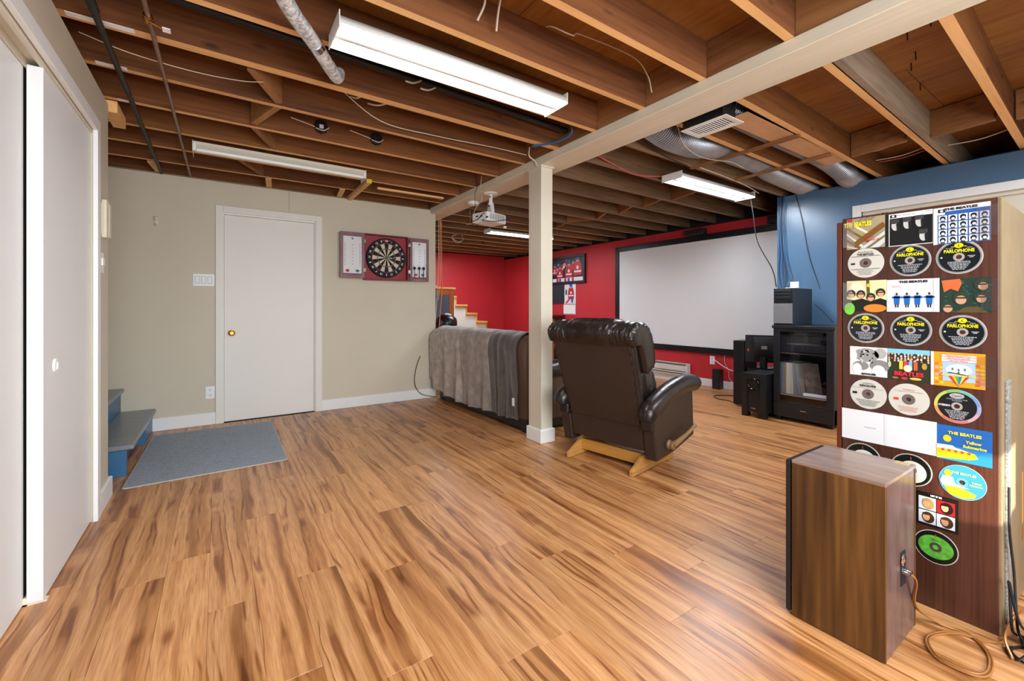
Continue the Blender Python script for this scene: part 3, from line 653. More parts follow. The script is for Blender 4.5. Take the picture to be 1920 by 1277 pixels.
# ================================================================== objects
# ------------------------------------------------------------------ wall-mounted things on the beige wall
Y0 = YA
t = thing('coat_hook', (-.46, Y0, 1.83), 'cream double coat hook on the beige wall left of the white door', 'hook')
MB().box(-.472, -.452, Y0-.006, Y0, 1.84, 1.90).build('back_plate', M['plastic_c'], t, bevel=.002)
MB().tube([(-.462, Y0-.004, 1.885), (-.462, Y0-.045, 1.885), (-.462, Y0-.065, 1.91)], .006, 8).tube([(-.462, Y0-.004, 1.85), (-.462, Y0-.03, 1.835), (-.462, Y0-.05, 1.85)], .006, 8).build('prongs', M['plastic_c'], t, smooth=True)
t = thing('light_switch', (-.115, Y0, 1.31), 'white three-gang light switch plate beside the white door', 'switch')
MB().box(-.199, -.034, Y0-.007, Y0, 1.305, 1.42).build('cover_plate', M['plastic_w'], t, bevel=.003)
for i in range(3):
    xx = -.165+i*.048
    MB().box(xx-.018, xx+.018, Y0-.009, Y0-.0065, 1.328, 1.397).build('switch_recess', M['inkgrey'], t)
    MB().prism([(xx-.016, Y0-.009, 1.33), (xx-.016, Y0-.014, 1.33), (xx-.016, Y0-.0095, 1.395), (xx-.016, Y0-.009, 1.395)], (.032, 0, 0)).build('rocker', M['plastic_w'], t)
def outlet(name, x, y, z, label, face='Y'):
    t = thing(name, (x, y, z), label, 'outlet')
    def P(a, d, zz): return (x+a, y-d, zz) if face == 'Y' else (x-d, y-a, zz)
    def bx(a0, a1, d0, d1, z0, z1, m, nm):
        p, q = P(a0, d0, z0), P(a1, d1, z1)
        return MB().box(min(p[0], q[0]), max(p[0], q[0]), min(p[1], q[1]), max(p[1], q[1]), z0, z1).build(nm, m, t, bevel=.0015)
    bx(-.036, .036, 0, .006, z, z+.115, M['plastic_w'], 'cover_plate')
    for dz in (.033, .082):
        bx(-.017, .017, .006, .0075, z+dz-.014, z+dz+.014, M['plastic_w'], 'receptacle')
        s = MB()
        for a in (-.007, .007):
            p, q = P(a-.0015, .0074, 0), P(a+.0015, .0079, 0); s.box(min(p[0], q[0]), max(p[0], q[0]), min(p[1], q[1]), max(p[1], q[1]), z+dz-.001, z+dz+.008)
        p, q = P(-.003, .0074, 0), P(.003, .0079, 0); s.box(min(p[0], q[0]), max(p[0], q[0]), min(p[1], q[1]), max(p[1], q[1]), z+dz-.01, z+dz-.004)
        s.build('slots', M['ink'], t)
    return t
outlet('wall_outlet', -.066, Y0, .245, 'white duplex outlet low on the beige wall beside the white door')
outlet('wall_outlet', 5.72, 3.468, .315, 'white duplex outlet low on the red wall under the projection screen', 'X')
t = thing('door_chime', (XL, 3.31, 1.49), 'tall cream chime box on the closet wall corner', 'box')
MB().box(XL, XL+.022, 3.25, 3.30, 1.49, 1.70).box(XL, XL+.022, 3.32, 3.37, 1.50, 1.69).build('tubes_housing', M['plastic_c'], t, bevel=.003)
MB().box(XL, XL+.008, 3.24, 3.385, 1.51, 1.68).build('back_plate', M['plastic_c'], t)
t = thing('thermostat', (XL, 3.19, 1.29), 'small white wall box below the cream chime box', 'thermostat')
MB().box(XL, XL+.012, 3.15, 3.24, 1.29, 1.40).build('housing', M['plastic_w'], t, bevel=.002)
MB().box(XL+.012, XL+.02, 3.17, 3.22, 1.33, 1.37).build('dial_cover', M['plastic_w'], t, bevel=.002)

# dartboard cabinet
t = thing('dartboard_cabinet', (1.6, Y0, 1.44), 'open burgundy wooden cabinet with dartboard and two hinged scoreboards on the beige wall', 'dartboard')
cx0, cx1, cz0, cz1 = 1.345, 1.855, 1.415, 1.935; cd_ = .075
MB().box(cx0, cx1, Y0-.012, Y0, cz0, cz1).build('back_panel', M['burg_in'], t)
f = MB(); f.box(cx0, cx0+.012, Y0-cd_, Y0-.012, cz0, cz1).box(cx1-.012, cx1, Y0-cd_, Y0-.012, cz0, cz1).box(cx0+.012, cx1-.012, Y0-cd_, Y0-.012, cz1-.012, cz1).box(cx0+.012, cx1-.012, Y0-cd_, Y0-.012, cz0, cz0+.012)
f.build('case_frame', M['burg'], t, bevel=.002)
# board
dc = Vector((1.60, Y0-.05, 1.675)); R = .2255
board = MB().lathe([(0, .036), (R, .036), (R, .004), (R-.004, 0), (0, 0)], dc, 'Y', 64).build('dart_board', M['dblack'], t, smooth=True)
sb = MB()
rings = [(.016, .099, 0), (.099, .107, 1), (.107, .162, 0), (.162, .170, 1)]
for i in range(20):
    a0, a1 = PI/2-(i-.5)*PI/10, PI/2-(i+.5)*PI/10
    for (r0, r1, kind) in rings:
        mi = (0 if i % 2 == 0 else 1) if kind == 0 else (2 if i % 2 == 0 else 3)
        pts = []
        for k in range(4): a = a0+(a1-a0)*k/3; pts.append((dc.x+r1*math.cos(a), dc.y-.0012, dc.z+r1*math.sin(a)))
        for k in range(3, -1, -1): a = a0+(a1-a0)*k/3; pts.append((dc.x+r0*math.cos(a), dc.y-.0012, dc.z+r0*math.sin(a)))
        sb.poly(pts, mi)
for (r, mi, d) in ((.016, 3, .0014), (.0065, 2, .0018)):
    sb.poly([(dc.x+r*math.cos(2*PI*k/16), dc.y-d, dc.z+r*math.sin(2*PI*k/16)) for k in range(16)], mi)
sb.build('scoring_bed', [M['dblack'], M['dcream'], M['dred'], M['dgreen']], board)
wr = MB()
for r in (.0065, .016, .099, .107, .162, .170, .213):
    wr.tube([(dc.x+r*math.cos(2*PI*k/40), dc.y-.003, dc.z+r*math.sin(2*PI*k/40)) for k in range(41)], .0009, 4, smooth=False)
for i in range(20):
    a = PI/2-(i-.5)*PI/10; wr.tube([(dc.x+.016*math.cos(a), dc.y-.003, dc.z+.016*math.sin(a)), (dc.x+.175*math.cos(a), dc.y-.003, dc.z+.175*math.sin(a))], .0007, 4, smooth=False)
wr.build('wire_ring', M['wirem'], board)
for i, n_ in enumerate([20, 1, 18, 4, 13, 6, 10, 15, 2, 17, 3, 19, 7, 16, 8, 11, 14, 9, 12, 5]):
    a = PI/2-i*PI/10
    text(str(n_), .032, M['plastic_w'], board, (dc.x+.193*math.cos(a), dc.y-.002, dc.z+.193*math.sin(a)), (math.sin(a), 0, -math.cos(a)), (math.cos(a), 0, math.sin(a)), bold=.0008)
bmd = MB()
for a in (.13, -.13): bmd.box(dc.x+math.sin(a)*.21-.02, dc.x+math.sin(a)*.21+.02, dc.y-.0015, dc.y-.001, dc.z+.193, dc.z+.205)
bmd.build('brand_marks', M['dred'], board)
def door_panel(x0, x1, z0, z1, yoff, lab):
    d = MB(); w_ = .03; y = Y0-cd_-.0
    d.box(x0, x0+w_, y-.02, y, z0, z1).box(x1-w_, x1, y-.02, y, z0, z1).box(x0+w_, x1-w_, y-.02, y, z0, z0+.05).box(x0+w_, x1-w_, y-.02, y, z1-.045, z1)
    dd = d.build('cabinet_door', M['mauve'], t, bevel=.002, label=lab)
    MB().box(x0+w_-.002, x1-w_+.002, y-.012, y-.002, z0+.048, z1-.043).build('scoreboard', M['whiteboard'], dd)
    MB().box(x0+w_, x1-w_, y-.03, y-.012, z0+.035, z0+.047).build('chalk_ledge', M['burg'], dd)
    marks = MB(); xm = (x0+x1)/2; ww = x1-x0-2*w_
    for k in range(13):
        zz = z1-.13-k*.0195
        for xx in (x0+w_+.018, x1-w_-.018): marks.box(xx-.005, xx+.005, y-.0126, y-.012, zz, zz+.008)
    marks.build('score_marks', M['inkgrey'], dd)
    for k, s in enumerate(['20', '19', '18', '17', '16', '15', 'B']):
        text(s, .018, M['ink'], dd, (xm, y-.0125, z1-.14-k*.035), (1, 0, 0), (0, 0, 1))
    dm = MB()
    for k, xx in enumerate((x0+w_+.045, x1-w_-.045)):
        dm.poly([(xx-.022, y-.0126, z0+.075), (xx, y-.0126, z0+.06), (xx+.022, y-.0126, z0+.075), (xx+.016, y-.0126, z0+.092), (xx-.016, y-.0126, z0+.092)], k)
    dm.poly([(xm-.014, y-.0126, z1-.07), (xm, y-.0126, z1-.085), (xm+.014, y-.0126, z1-.07), (xm+.012, y-.0126, z1-.058), (xm-.012, y-.0126, z1-.058)], 2)
    dm.build('badges', [M['dred'], M['dgreen'], M['inkgrey']], dd)
    return dd
dl = door_panel(1.085, 1.34, 1.43, 1.93, 0, 'left scoreboard door')
dr = door_panel(1.865, 2.10, 1.415, 1.925, 0, 'right scoreboard door')
for xx in (1.3425, 1.8575):
    for zz in (1.50, 1.82): MB().box(xx-.014, xx+.014, Y0-cd_-.024, Y0-cd_-.018, zz, zz+.045).build('hinge', M['chrome'], t, bevel=.002)
for k, xx in enumerate((1.915, 1.975, 2.03)):
    d = MB(); y = Y0-cd_-.032; z = 1.56
    d.tube([(xx, y, z), (xx, y, z-.10)], .0035, 6, smooth=False)
    for a in (0, PI/2):
        d.poly([(xx, y, z+.03), (xx+.016*math.cos(a), y+.016*math.sin(a), z+.02), (xx+.016*math.cos(a), y+.016*math.sin(a), z), (xx, y, z-.01), (xx-.016*math.cos(a), y-.016*math.sin(a), z), (xx-.016*math.cos(a), y-.016*math.sin(a), z+.02)])
    d.build('dart', [M['black']], label='dart with dark flights standing in the right scoreboard ledge, ' + ['left of three', 'middle of three', 'right of three'][k], cat='dart', group='darts in the scoreboard ledge', solid=.001)
for k, (dx, dz) in enumerate(((.045, .012), (.052, -.012), (.07, .0))):
    d = MB(); p = dc+Vector((dx, -.0, dz))
    d.tube([p, p+Vector((0.0, -.07, -.01))], .003, 6, smooth=False).lathe([(0, 0), (.011, .002), (.011, .018), (0, .022)], p+Vector((0, -.09, -.012)), 'Y', 4)
    d.build('dart', M['black'], label='dark dart stuck in the dartboard right of the bull, ' + ['upper one', 'lower one', 'outer one'][k], cat='dart', group='darts in the board')

# ------------------------------------------------------------------ mat and blue stairs on the left
t = thing('floor_mat', (-.03, 4.15, 0), 'flat grey carpet mat on the laminate in front of the white door', 'mat')
mp_ = [(-.484, 3.508), (-.47, 3.495), (.40, 3.515), (.412, 3.528), (.42, 4.775), (.41, 4.787), (-.45, 4.80), (-.46, 4.79)]
MB().prism([(a, b, .0005) for a, b in mp_], (0, 0, .007)).build('pile', M['matgrey'], t)
e = MB(); e.tube([(a, b, .0045) for a, b in mp_+[mp_[0]]], .0042, 6, smooth=False); e.build('binding', M['matedge'], t, smooth=True)
t = thing('stair_step', (-.65, 4.4, 0), 'blue and grey painted lowest stair treads in the alcove left of the mat', 'stairs')
MB().box(-1.2, -.462, 3.765, 4.995, .168, .205).build('tread', M['stair_grey'], t, bevel=.012, seg=3, label='worn grey painted tread')
MB().box(-1.2, -.50, 3.77, 3.80, 0.001, .168).build('riser_support', M['stair_blue'], t, label='blue painted near support')
MB().box(-1.2, -.488, 4.55, 4.99, .001, .168).build('riser_support', M['stair_blue'], t)
MB().box(-.74, -.70, 3.77, 4.995, .206, .37).build('riser', M['stair_blue'], t)
MB().box(-1.2, -.675, 3.765, 4.995, .372, .405).build('tread', M['stair_grey'], t, bevel=.01)

# ------------------------------------------------------------------ projector, smoke detector
t = thing('projector', (2.30, 3.76, 2.0), 'white ceiling projector hanging from the cream beam left of the post', 'projector')
pc = Vector((2.285, 3.77, 2.262))
MB().lathe([(0, 0), (.07, 0), (.072, -.006), (.05, -.014), (.03, -.016), (0, -.016)], pc, 'Z', 28).build('ceiling_plate', M['plastic_w'], t, smooth=True)
MB().tube([pc, pc+Vector((0, 0, -.10))], .0185, 16, smooth=False).tube([pc+Vector((0, 0, -.10)), pc+Vector((0, 0, -.125))], .03, 16, smooth=False).build('drop_pole', M['plastic_w'], t, smooth=True)
MB().prism([(pc.x-.02, pc.y-.045, 2.056), (pc.x-.02, pc.y-.03, 2.14), (pc.x-.02, pc.y+.03, 2.14), (pc.x-.02, pc.y+.045, 2.056)], (.04, 0, 0)).build('mount_bracket', M['plastic_w'], t, bevel=.003)
MB().tube([(pc.x-.022, pc.y-.005, 2.13), (pc.x-.03, pc.y-.005, 2.13)], .009, 8, smooth=False).tube([(pc.x-.015, pc.y-.02, 2.22), (pc.x-.026, pc.y-.02, 2.22)], .006, 8, smooth=False).build('bolt', M['ink'], t)
# projector body: long side with vents toward the camera
bx0, bx1, by0, by1, bz0, bz1 = 2.18, 2.45, 3.66, 3.94, 1.957, 2.055
bo = MB().prism([(2.123, 3.872, bz0), (2.18, 3.66, bz0), (2.45, 3.732, bz0), (2.393, 3.944, bz0)], (0, 0, .098)).build('projector_body', M['plastic_w'], t, bevel=.015, seg=3)
A_, B_ = Vector((2.123, 3.872, 0)), Vector((2.18, 3.66, 0)); dd_ = (B_-A_).normalized(); nn_ = Vector((dd_.y, -dd_.x, 0)); 
if nn_.x > 0: nn_ = -nn_
C_, D_ = B_, Vector((2.45, 3.732, 0)); d2_ = (D_-C_).normalized(); n2_ = Vector((d2_.y, -d2_.x, 0))
if n2_.y > 0: n2_ = -n2_
for k in range(6):
    p = C_+d2_*(.035+k*.036)+n2_*.0008
    s = MB()
    for j in range(7): s.bar(p+Vector((0, 0, bz0+.028+j*.008)), p+d2_*.027+Vector((0, 0, bz0+.028+j*.008)), .002, .004)
    s.build('vent_grille', M['inkgrey'], bo)
for (q, zz) in ((.06, .06), (.12, .055), (.2, .035)):
    p = A_+dd_*q+nn_*.001; MB().bar(p+Vector((0, 0, bz0+zz)), p+dd_*.03+Vector((0, 0, bz0+zz)), .004, .014).build('port', M['ink'], bo)
MB().lathe([(0, -.012), (.014, -.01), (.018, 0), (.014, .01), (0, .012)], (2.44, 3.745, 1.93), 'Z', 12).build('adjuster_foot', mat('white_foot', 'ffffff', .3), t, smooth=True)  # foot in plain white
MB().tube([(2.168, 3.69, 2.03), (2.15, 3.70, 2.025), (2.13, 3.76, 1.98), (2.10, 3.85, 1.965), (2.08, 3.90, 1.97)], .004, 6).tube([(2.168, 3.70, 1.975), (2.14, 3.69, 1.96), (2.16, 3.655, 1.95), (2.28, 3.66, 1.96), (2.46, 3.70, 2.01)], .004, 6).build('plug_lead', M['wire_b'], t, smooth=True)
wire('projector_cable', [(2.145, 3.82, 2.40), (2.148, 3.80, 2.32), (2.15, 3.86, 2.25), (2.2, 3.95, 2.12), (2.2, 4.02, 2.02), (2.28, 4.1, 1.99), (2.4, 4.2, 2.05), (2.43, 4.3, 2.2)], .0025, 'wire_b', 'thin dark cable looping from the beam to the projector')
wire('projector_cable', [(2.15, 3.72, 2.40), (2.15, 3.74, 2.30), (2.2, 3.80, 2.2), (2.18, 3.92, 2.1), (2.2, 4.0, 1.99), (2.2, 4.15, 2.0), (2.42, 4.45, 2.1), (2.44, 4.5, 2.25)], .0025, 'wire_w', 'thin pale cable looping from the beam to the projector')
t = thing('smoke_detector', (2.315, 4.19, 2.225), 'round white smoke detector on the underside of the beam left of the projector', 'smoke detector')
MB().lathe([(0, 0), (.06, 0), (.062, -.012), (.056, -.03), (.04, -.036), (0, -.036)], (2.315, 4.19, 2.262), 'Z', 28).build('housing', M['plastic_w'], t, smooth=True)

# cords hanging at the wall end
wire('orange_cable', [(2.45, 5.32, 2.30), (2.455, 5.32, 2.20), (2.45, 5.30, 1.9), (2.47, 5.34, 1.6), (2.47, 5.33, 1.35), (2.46, 5.36, 1.05), (2.44, 5.36, .84)], .007, 'wire_or', 'orange extension cord hanging down just past the wall end')
MB().tube([(2.45, 5.32, 2.245), (2.452, 5.32, 2.16)], .016, 8, smooth=False).build('extension_plug', M['wire_or'], label='orange plug end of the hanging extension cord', cat='plug')
wire('white_cable', [(2.40, 5.28, 2.27), (2.40, 5.28, 1.9), (2.405, 5.29, 1.6), (2.39, 5.3, 1.3), (2.36, 5.3, .9)], .004, 'wire_w', 'white cord hanging left of the orange cord, near one', 'cable')
wire('white_cable', [(2.43, 5.3, 2.27), (2.43, 5.3, 1.8), (2.44, 5.31, 1.5), (2.40, 5.3, 1.2)], .003, 'wire_w', 'thin pale cord hanging between the white and orange cords', 'cable')
t = thing('cable_coil', (3.32, 6.55, 2.28), 'small white cable coil hanging from the joists beyond the wall end', 'cable')
for k in range(3):
    MB().tube([(3.25+k*.03, 6.55, 2.33), (3.22, 6.55, 2.26+k*.012), (3.32, 6.55, 2.19+k*.014), (3.42, 6.55, 2.25), (3.40, 6.55, 2.33)], .004, 6).build('loop', M['wire_w'], t, smooth=True)

# ------------------------------------------------------------------ far staircase, curio cabinet, furniture behind
t = thing('open_staircase', (4.2, 8.2, 0), 'stepped white staircase side with honey oak treads against the far red wall', 'stairs')
YS = 8.0
st = [(3.995, 1.30), (3.995+.0, 1.172)]
xs = [3.998, 4.243, 4.483, 4.723, 4.963, 5.2]; zs = [1.31, 1.137, .962, .785, .610, .435]
sp = [(3.2, YS, .0), (3.2, YS, 1.30)]
body = MB(); pts = [(3.0, YS, 0), (3.0, YS, zs[0])]
for i in range(len(xs)):
    pts.append((xs[i], YS, zs[i]));
    if i+1 < len(xs): pts.append((xs[i], YS, zs[i+1]))
pts.append((xs[-1], YS, 0))
body.prism(pts, (0, .78, 0)).build('stringer_wall', mat('stair_side_white', 'dcd9d0', .5), t)
for i in range(len(xs)):
    xa = xs[i-1] if i else 3.3
    MB().box(xa-.005, xs[i]+.03, YS-.03, 8.8, zs[i], zs[i]+.035).build('tread', M['oakZ'], t, bevel=.004)
    MB().box(xa+.03, xs[i]+.004, YS-.012, YS-.001, zs[i]-.03, zs[i]-.001).build('tread_trim', M['oakZ'], t)
    if i: MB().box(xa-.002, xa+.026, YS-.012, YS-.001, zs[i]-.03, zs[i-1]-.001).build('riser_trim', M['oakZ'], t)
# curio cabinet
t = thing('curio_cabinet', (3.15, 7.2, 0), 'cherry glass-fronted cabinet half hidden behind the wall end', 'cabinet')
kx0, kx1, ky0, ky1, kz = 2.72, 3.47, 7.0, 7.4, 1.47
MB().box(kx0, kx0+.03, ky0, ky1, 0, kz-.04).box(kx1-.03, kx1, ky0, ky1, 0, kz-.04).box(kx0+.03, kx1-.03, ky1-.02, ky1, 0, kz-.04).box(kx0+.03, kx1-.03, ky0+.02, ky1-.02, 0, .08).build('carcass', M['cherry'], t, bevel=.003)
MB().box(kx0-.03, kx1+.03, ky0-.03, ky1, kz-.04, kz-.005).build('cornice', M['oakZ'], t, bevel=.006)
MB().box(kx1-.09, kx1, ky0-.015, ky0-.001, .04, kz-.045).box(kx0, kx0+.09, ky0-.015, ky0-.001, .04, kz-.045).box(kx0+.09, kx1-.09, ky0-.015, ky0-.001, kz-.14, kz-.045).box(kx0+.09, kx1-.09, ky0-.015, ky0-.001, .04, .14).build('door_frame', M['cherry'], t, bevel=.003)
MB().box(kx0+.09, kx1-.09, ky0-.010, ky0-.006, .14, kz-.14).build('door_glass', mat('smoked_glass', '555c6a', .08, spec=.8), t)
MB().box(2.80, 3.20, 7.1, 7.3, kz-.004, kz+.03).build('flat_board', M['strap'], label='pale board lying on top of the cherry cabinet', cat='board')
# round leather cushion/ball in front of the cabinet
mb = MB(); mb.lathe([(0.001, -.16), (.10, -.135), (.15, -.06), (.16, 0), (.15, .06), (.10, .135), (.001, .16)], (2.95, 6.2, .86), 'X', 20)
t = thing('leather_chair', (2.95, 6.2, 0), 'shiny dark rounded chair back just past the wall end, before the cherry cabinet', 'chair')
mb.build('chair_back', M['leather'], t, smooth=True)
MB().box(2.80, 3.10, 6.10, 6.5, 0.001, .74).build('chair_base', M['blackwood'], t, bevel=.02)
# dark mahogany dresser against the screen wall
t = thing('mahogany_dresser', (5.45, 7.4, 0), 'dark mahogany dresser against the red wall behind the recliner', 'dresser')
MB().box(5.30, 5.70, 6.62, 7.16, 0.001, .92).build('carcass', M['mahog'], t, bevel=.004)
MB().box(5.26, 5.70, 6.56, 7.22, .922, .965).build('top', M['mahog'], t, bevel=.01)
for k in range(3):
    for y in (6.64,):
        dw = MB().box(5.285, 5.299, y, y+.50, .1+k*.27, .34+k*.27).build('drawer', M['mahog'], t, bevel=.004)
        MB().lathe([(0, -.02), (.012, -.018), (.014, -.01), (.006, 0)], (5.285, y+.29, .22+k*.27), 'X', 10).build('knob', M['brass'], dw, smooth=True)
MB().box(4.3, 5.1, 4.1, 4.6, .0, .55).build('side_table_body', M['cherry'], label='reddish wooden side table glimpsed between post and recliner', cat='table', bevel=.01) if False else None

# framed hockey picture, dark picture, calendar
def hockey_blob(mb, y, z, s, X, num=None):
    # simple player shape: jersey, shoulders, helmet
    def e(yy, zz, ry, rz, mi, d):
        mb.poly([(X-d, yy+ry*math.cos(2*PI*k/12), zz+rz*math.sin(2*PI*k/12)) for k in range(12)], mi)
    e(y, z, .085*s, .12*s, 0, .001); e(y-.06*s, z-.05*s, .03*s, .08*s, 0, .0013); e(y+.06*s, z-.05*s, .03*s, .08*s, 0, .0013)
    mb.poly([(X-.0016, y-.075*s, z-.07*s), (X-.0016, y+.075*s, z-.07*s), (X-.0016, y+.075*s, z-.045*s), (X-.0016, y-.075*s, z-.045*s)], 2)
    e(y, z+.12*s, .035*s, .04*s, 3, .0016); e(y, z+.145*s, .045*s, .035*s, 1, .002); e(y, z, .025*s, .03*s, 2, .002)
pm = [mat('print_red', 'c8202c', .4), mat('print_blue', '2456b0', .4), mat('print_white', 'eeeef2', .4), mat('print_skin', 'd8a488', .4), mat('print_dark', '14161c', .4), mat('print_grey', '8a8a92', .4)]
t = thing('framed_picture', (5.70, 6.5, 1.58), 'black-framed print of red-jerseyed hockey players on the red wall', 'picture')
X = 5.70; ya, yb, za, zb = 5.985, 6.99, 1.575, 2.125
fr = MB().box(X-.025, X+.019, ya, ya+.045, za, zb).box(X-.025, X+.019, yb-.045, yb, za, zb).box(X-.025, X+.019, ya+.045, yb-.045, za, za+.045).box(X-.025, X+.019, ya+.045, yb-.045, zb-.045, zb)
fr.build('frame', M['velvet'], t, bevel=.004)
pr = MB().box(X-.001, X+.015, ya+.045, yb-.045, za+.045, zb-.045, 4)
for k in range(26):
    yy = random.uniform(ya+.3, yb-.08); zz = random.uniform(1.85, 2.05); s = random.uniform(.02, .04)
    pr.poly([(X-.0011-.00001*k, yy+s*math.cos(q*PI/3), zz+s*math.sin(q*PI/3)) for q in range(6)], random.choice([0, 0, 5, 3, 2]))
for (y, z, s) in ((6.72, 1.80, 1.0), (6.45, 1.83, 1.15), (6.20, 1.88, 1.3), (6.88, 1.86, .8)): hockey_blob(pr, y, z, s, X-.001)
pr.poly([(X-.004, ya+.05, 1.70), (X-.004, yb-.05, 1.69), (X-.004, yb-.05, 1.625), (X-.004, ya+.05, 1.625)], 2)
for (y, m_) in ((6.3, 0), (6.42, 1), (6.52, 0), (6.68, 1), (6.76, 0)): pr.poly([(X-.0044, y, 1.69), (X-.0044, y+.06, 1.69), (X-.0044, y+.06, 1.625), (X-.0044, y, 1.625)], m_)
pr.poly([(X-.0046, 6.18, 1.75), (X-.0046, 6.0+.05, 1.70), (X-.0046, 6.06, 1.69), (X-.0046, 6.19, 1.74)], 4)
pr.build('print', pm, t)
MB().box(5.69, 5.719, 6.60, 7.2, 1.20, 1.572).build('dark_board', mat('chalk_dark_panel', '1c2a34', .5), label='plain dark slate board below the framed hockey print', cat='board')
t = thing('wall_calendar', (5.71, 6.44, .98), 'hockey wall calendar hanging under the framed print', 'calendar')
cm = MB().box(5.712, 5.719, 6.27, 6.61, 1.18, 1.57, 2)
hockey_blob(cm, 6.40, 1.40, 1.0, 5.711)
cm.poly([(5.708, 6.37, 1.32), (5.708, 6.45, 1.30), (5.708, 6.56, 1.20), (5.708, 6.52, 1.19)], 0).poly([(5.708, 6.34, 1.33), (5.708, 6.40, 1.3), (5.708, 6.38, 1.2), (5.708, 6.34, 1.2)], 1)
cm.poly([(5.708, 6.52, 1.46), (5.708, 6.56, 1.46), (5.708, 6.56, 1.36), (5.708, 6.52, 1.36)], 4)
cm.build('calendar_picture', pm, t)
MB().box(5.710, 5.719, 6.275, 6.62, .975, 1.178).build('month_page', M['plastic_w'], t)
MB().box(5.709, 5.7099, 6.275, 6.62, .98, .988).box(5.709, 5.7099, 6.275, 6.62, 1.168, 1.178).build('red_rule', pm[0], t)

# ------------------------------------------------------------------ projection screen
t = thing('projection_screen', (5.71, 3.9, .46), 'large white fixed projection screen with wide black velvet frame on the red wall', 'screen')
sy0, sy1, sz0, sz1 = 2.37, 5.235, .46, 2.142; fw = .085; X = 5.719
MB().box(X-.02, X-.0, sy0+fw, sy1-fw, sz0+fw, sz1-fw).build('screen_surface', M['screen'], t)
MB().box(X-.035, X, sy1-fw, sy1, sz0, sz1).build('frame_left', M['velvet'], t, bevel=.004)
MB().box(X-.035, X, sy0, sy0+fw, sz0, sz1).build('frame_right', M['velvet'], t, bevel=.004)
MB().box(X-.035, X, sy0+fw, sy1-fw, sz1-fw, sz1).build('frame_top', M['velvet'], t, bevel=.004)
MB().box(X-.035, X, sy0+fw, sy1-fw, sz0, sz0+fw).build('frame_bottom', M['velvet'], t, bevel=.004)
MB().box(5.62, 5.719, 2.345, 2.69, 2.146, 2.235).build('black_shelf_block', M['velvet'], label='black block above the right end of the projection screen', cat='block')
t = thing('centre_speaker', (5.66, 3.69, 2.145), 'small black centre speaker on top of the screen frame', 'speaker')
MB().box(5.60, 5.715, 3.54, 3.84, 2.146, 2.225).build('speaker_case', M['black'], t, bevel=.012)
MB().box(5.597, 5.5995, 3.56, 3.82, 2.155, 2.216).build('speaker_grille', M['blackcloth'], t)
MB().box(5.595, 5.597, 3.67, 3.71, 2.160, 2.165).build('badge', M['chrome'], t)
# baseboard heater
t = thing('baseboard_heater', (5.68, 4.6, .1), 'off-white electric baseboard heater under the projection screen', 'heater')
MB().box(5.66, 5.703, 3.80, 5.2, .11, .285).build('back_case', M['heater'], t, bevel=.003)
MB().box(5.635, 5.659, 3.80, 3.83, .105, .285).build('end_cap', M['heater'], t, bevel=.003)
MB().prism([(5.645, 3.83, .17), (5.64, 3.83, .24), (5.648, 3.83, .248), (5.653, 3.83, .17)], (0, 1.37, 0)).build('front_cover', M['heater'], t)
MB().box(5.645, 5.66, 3.83, 5.2, .275, .285).box(5.645, 5.66, 3.83, 5.2, .11, .12).box(5.64, 5.65, 3.83, 5.2, .142, .155).build('louver', M['heater'], t)
MB().box(5.6585, 5.6595, 3.84, 5.19, .12, .275).build('dark_slot', M['inkgrey'], t)
# small satellite speaker, cables by the wall
t = thing('satellite_speaker', (5.62, 3.34, 0), 'small slim black speaker standing on the floor below the wall outlet', 'speaker')
MB().box(5.58, 5.68, 3.285, 3.39, 0.001, .268).build('speaker_case', M['black'], t, bevel=.006)
MB().box(5.577, 5.5795, 3.293, 3.382, .01, .26).build('speaker_grille', M['blackcloth'], t)
wire('white_power_cable', [(5.708, 3.45, .39), (5.66, 3.36, .36), (5.65, 3.22, .29), (5.66, 3.10, .26), (5.67, 2.98, .27)], .006, 'plastic_w', 'thick white power cord drooping from the red-wall outlet', 'cable')
t = thing('power_strip', (5.69, 2.95, .24), 'white power strip on the red wall beside the flat monitor', 'power strip')
MB().box(5.66, 5.70, 2.80, 3.02, .25, .29).build('strip_case', M['plastic_w'], t, bevel=.006)
MB().box(5.6588, 5.6598, 2.955, 2.97, .265, .278).box(5.6588, 5.6598, 2.93, 2.945, .265, .278).build('socket_holes', M['ink'], t)
wire('thin_white_cable', [(5.70, 3.28, .46), (5.70, 3.28, .36), (5.69, 3.22, .25), (5.67, 3.2, .16), (5.64, 3.1, .08)], .003, 'plastic_w', 'thin white cord zigzagging down the red wall', 'cable')
wire('black_cable', [(5.30, 2.78, .006), (5.32, 2.95, .006), (5.15, 3.08, .006), (5.0, 2.98, .006), (4.98, 2.80, .006), (4.86, 2.64, .006), (4.75, 2.44, .006)], .005, 'wire_b', 'black cord curled on the floor beside the subwoofer', 'cable')

# ------------------------------------------------------------------ monitor, subwoofer, rack, PC
t = thing('subwoofer', (4.66, 2.26, 0), 'black ported subwoofer on four feet beside the audio rack', 'subwoofer')
sx0, sx1, s0, s1 = 4.47, 4.84, 2.15, 2.385
MB().box(sx0, sx1, s0, s1, .05, .44).build('cabinet_body', M['blackwood'], t, bevel=.003)
MB().box(sx0-.012, sx0-.001, s0, s0+.055, .05, .44).box(sx0-.012, sx0-.001, s1-.055, s1, .05, .44).box(sx0-.012, sx0-.001, s0+.055, s1-.055, .385, .44).build('front_surround', M['blackwood'], t, bevel=.002)
MB().lathe([(.058, -.012), (.054, -.016), (.046, -.010), (.042, .01), (.04, .08), (.0, .08)], (sx0-.001, 2.268, .335), 'X', 32).build('port_ring', M['blackgloss'], t, smooth=True)
MB().lathe([(.045, -.0105), (.0, -.0105)], (sx0-.001, 2.268, .335), 'X', 24).build('port_hole', M['dark'], t)
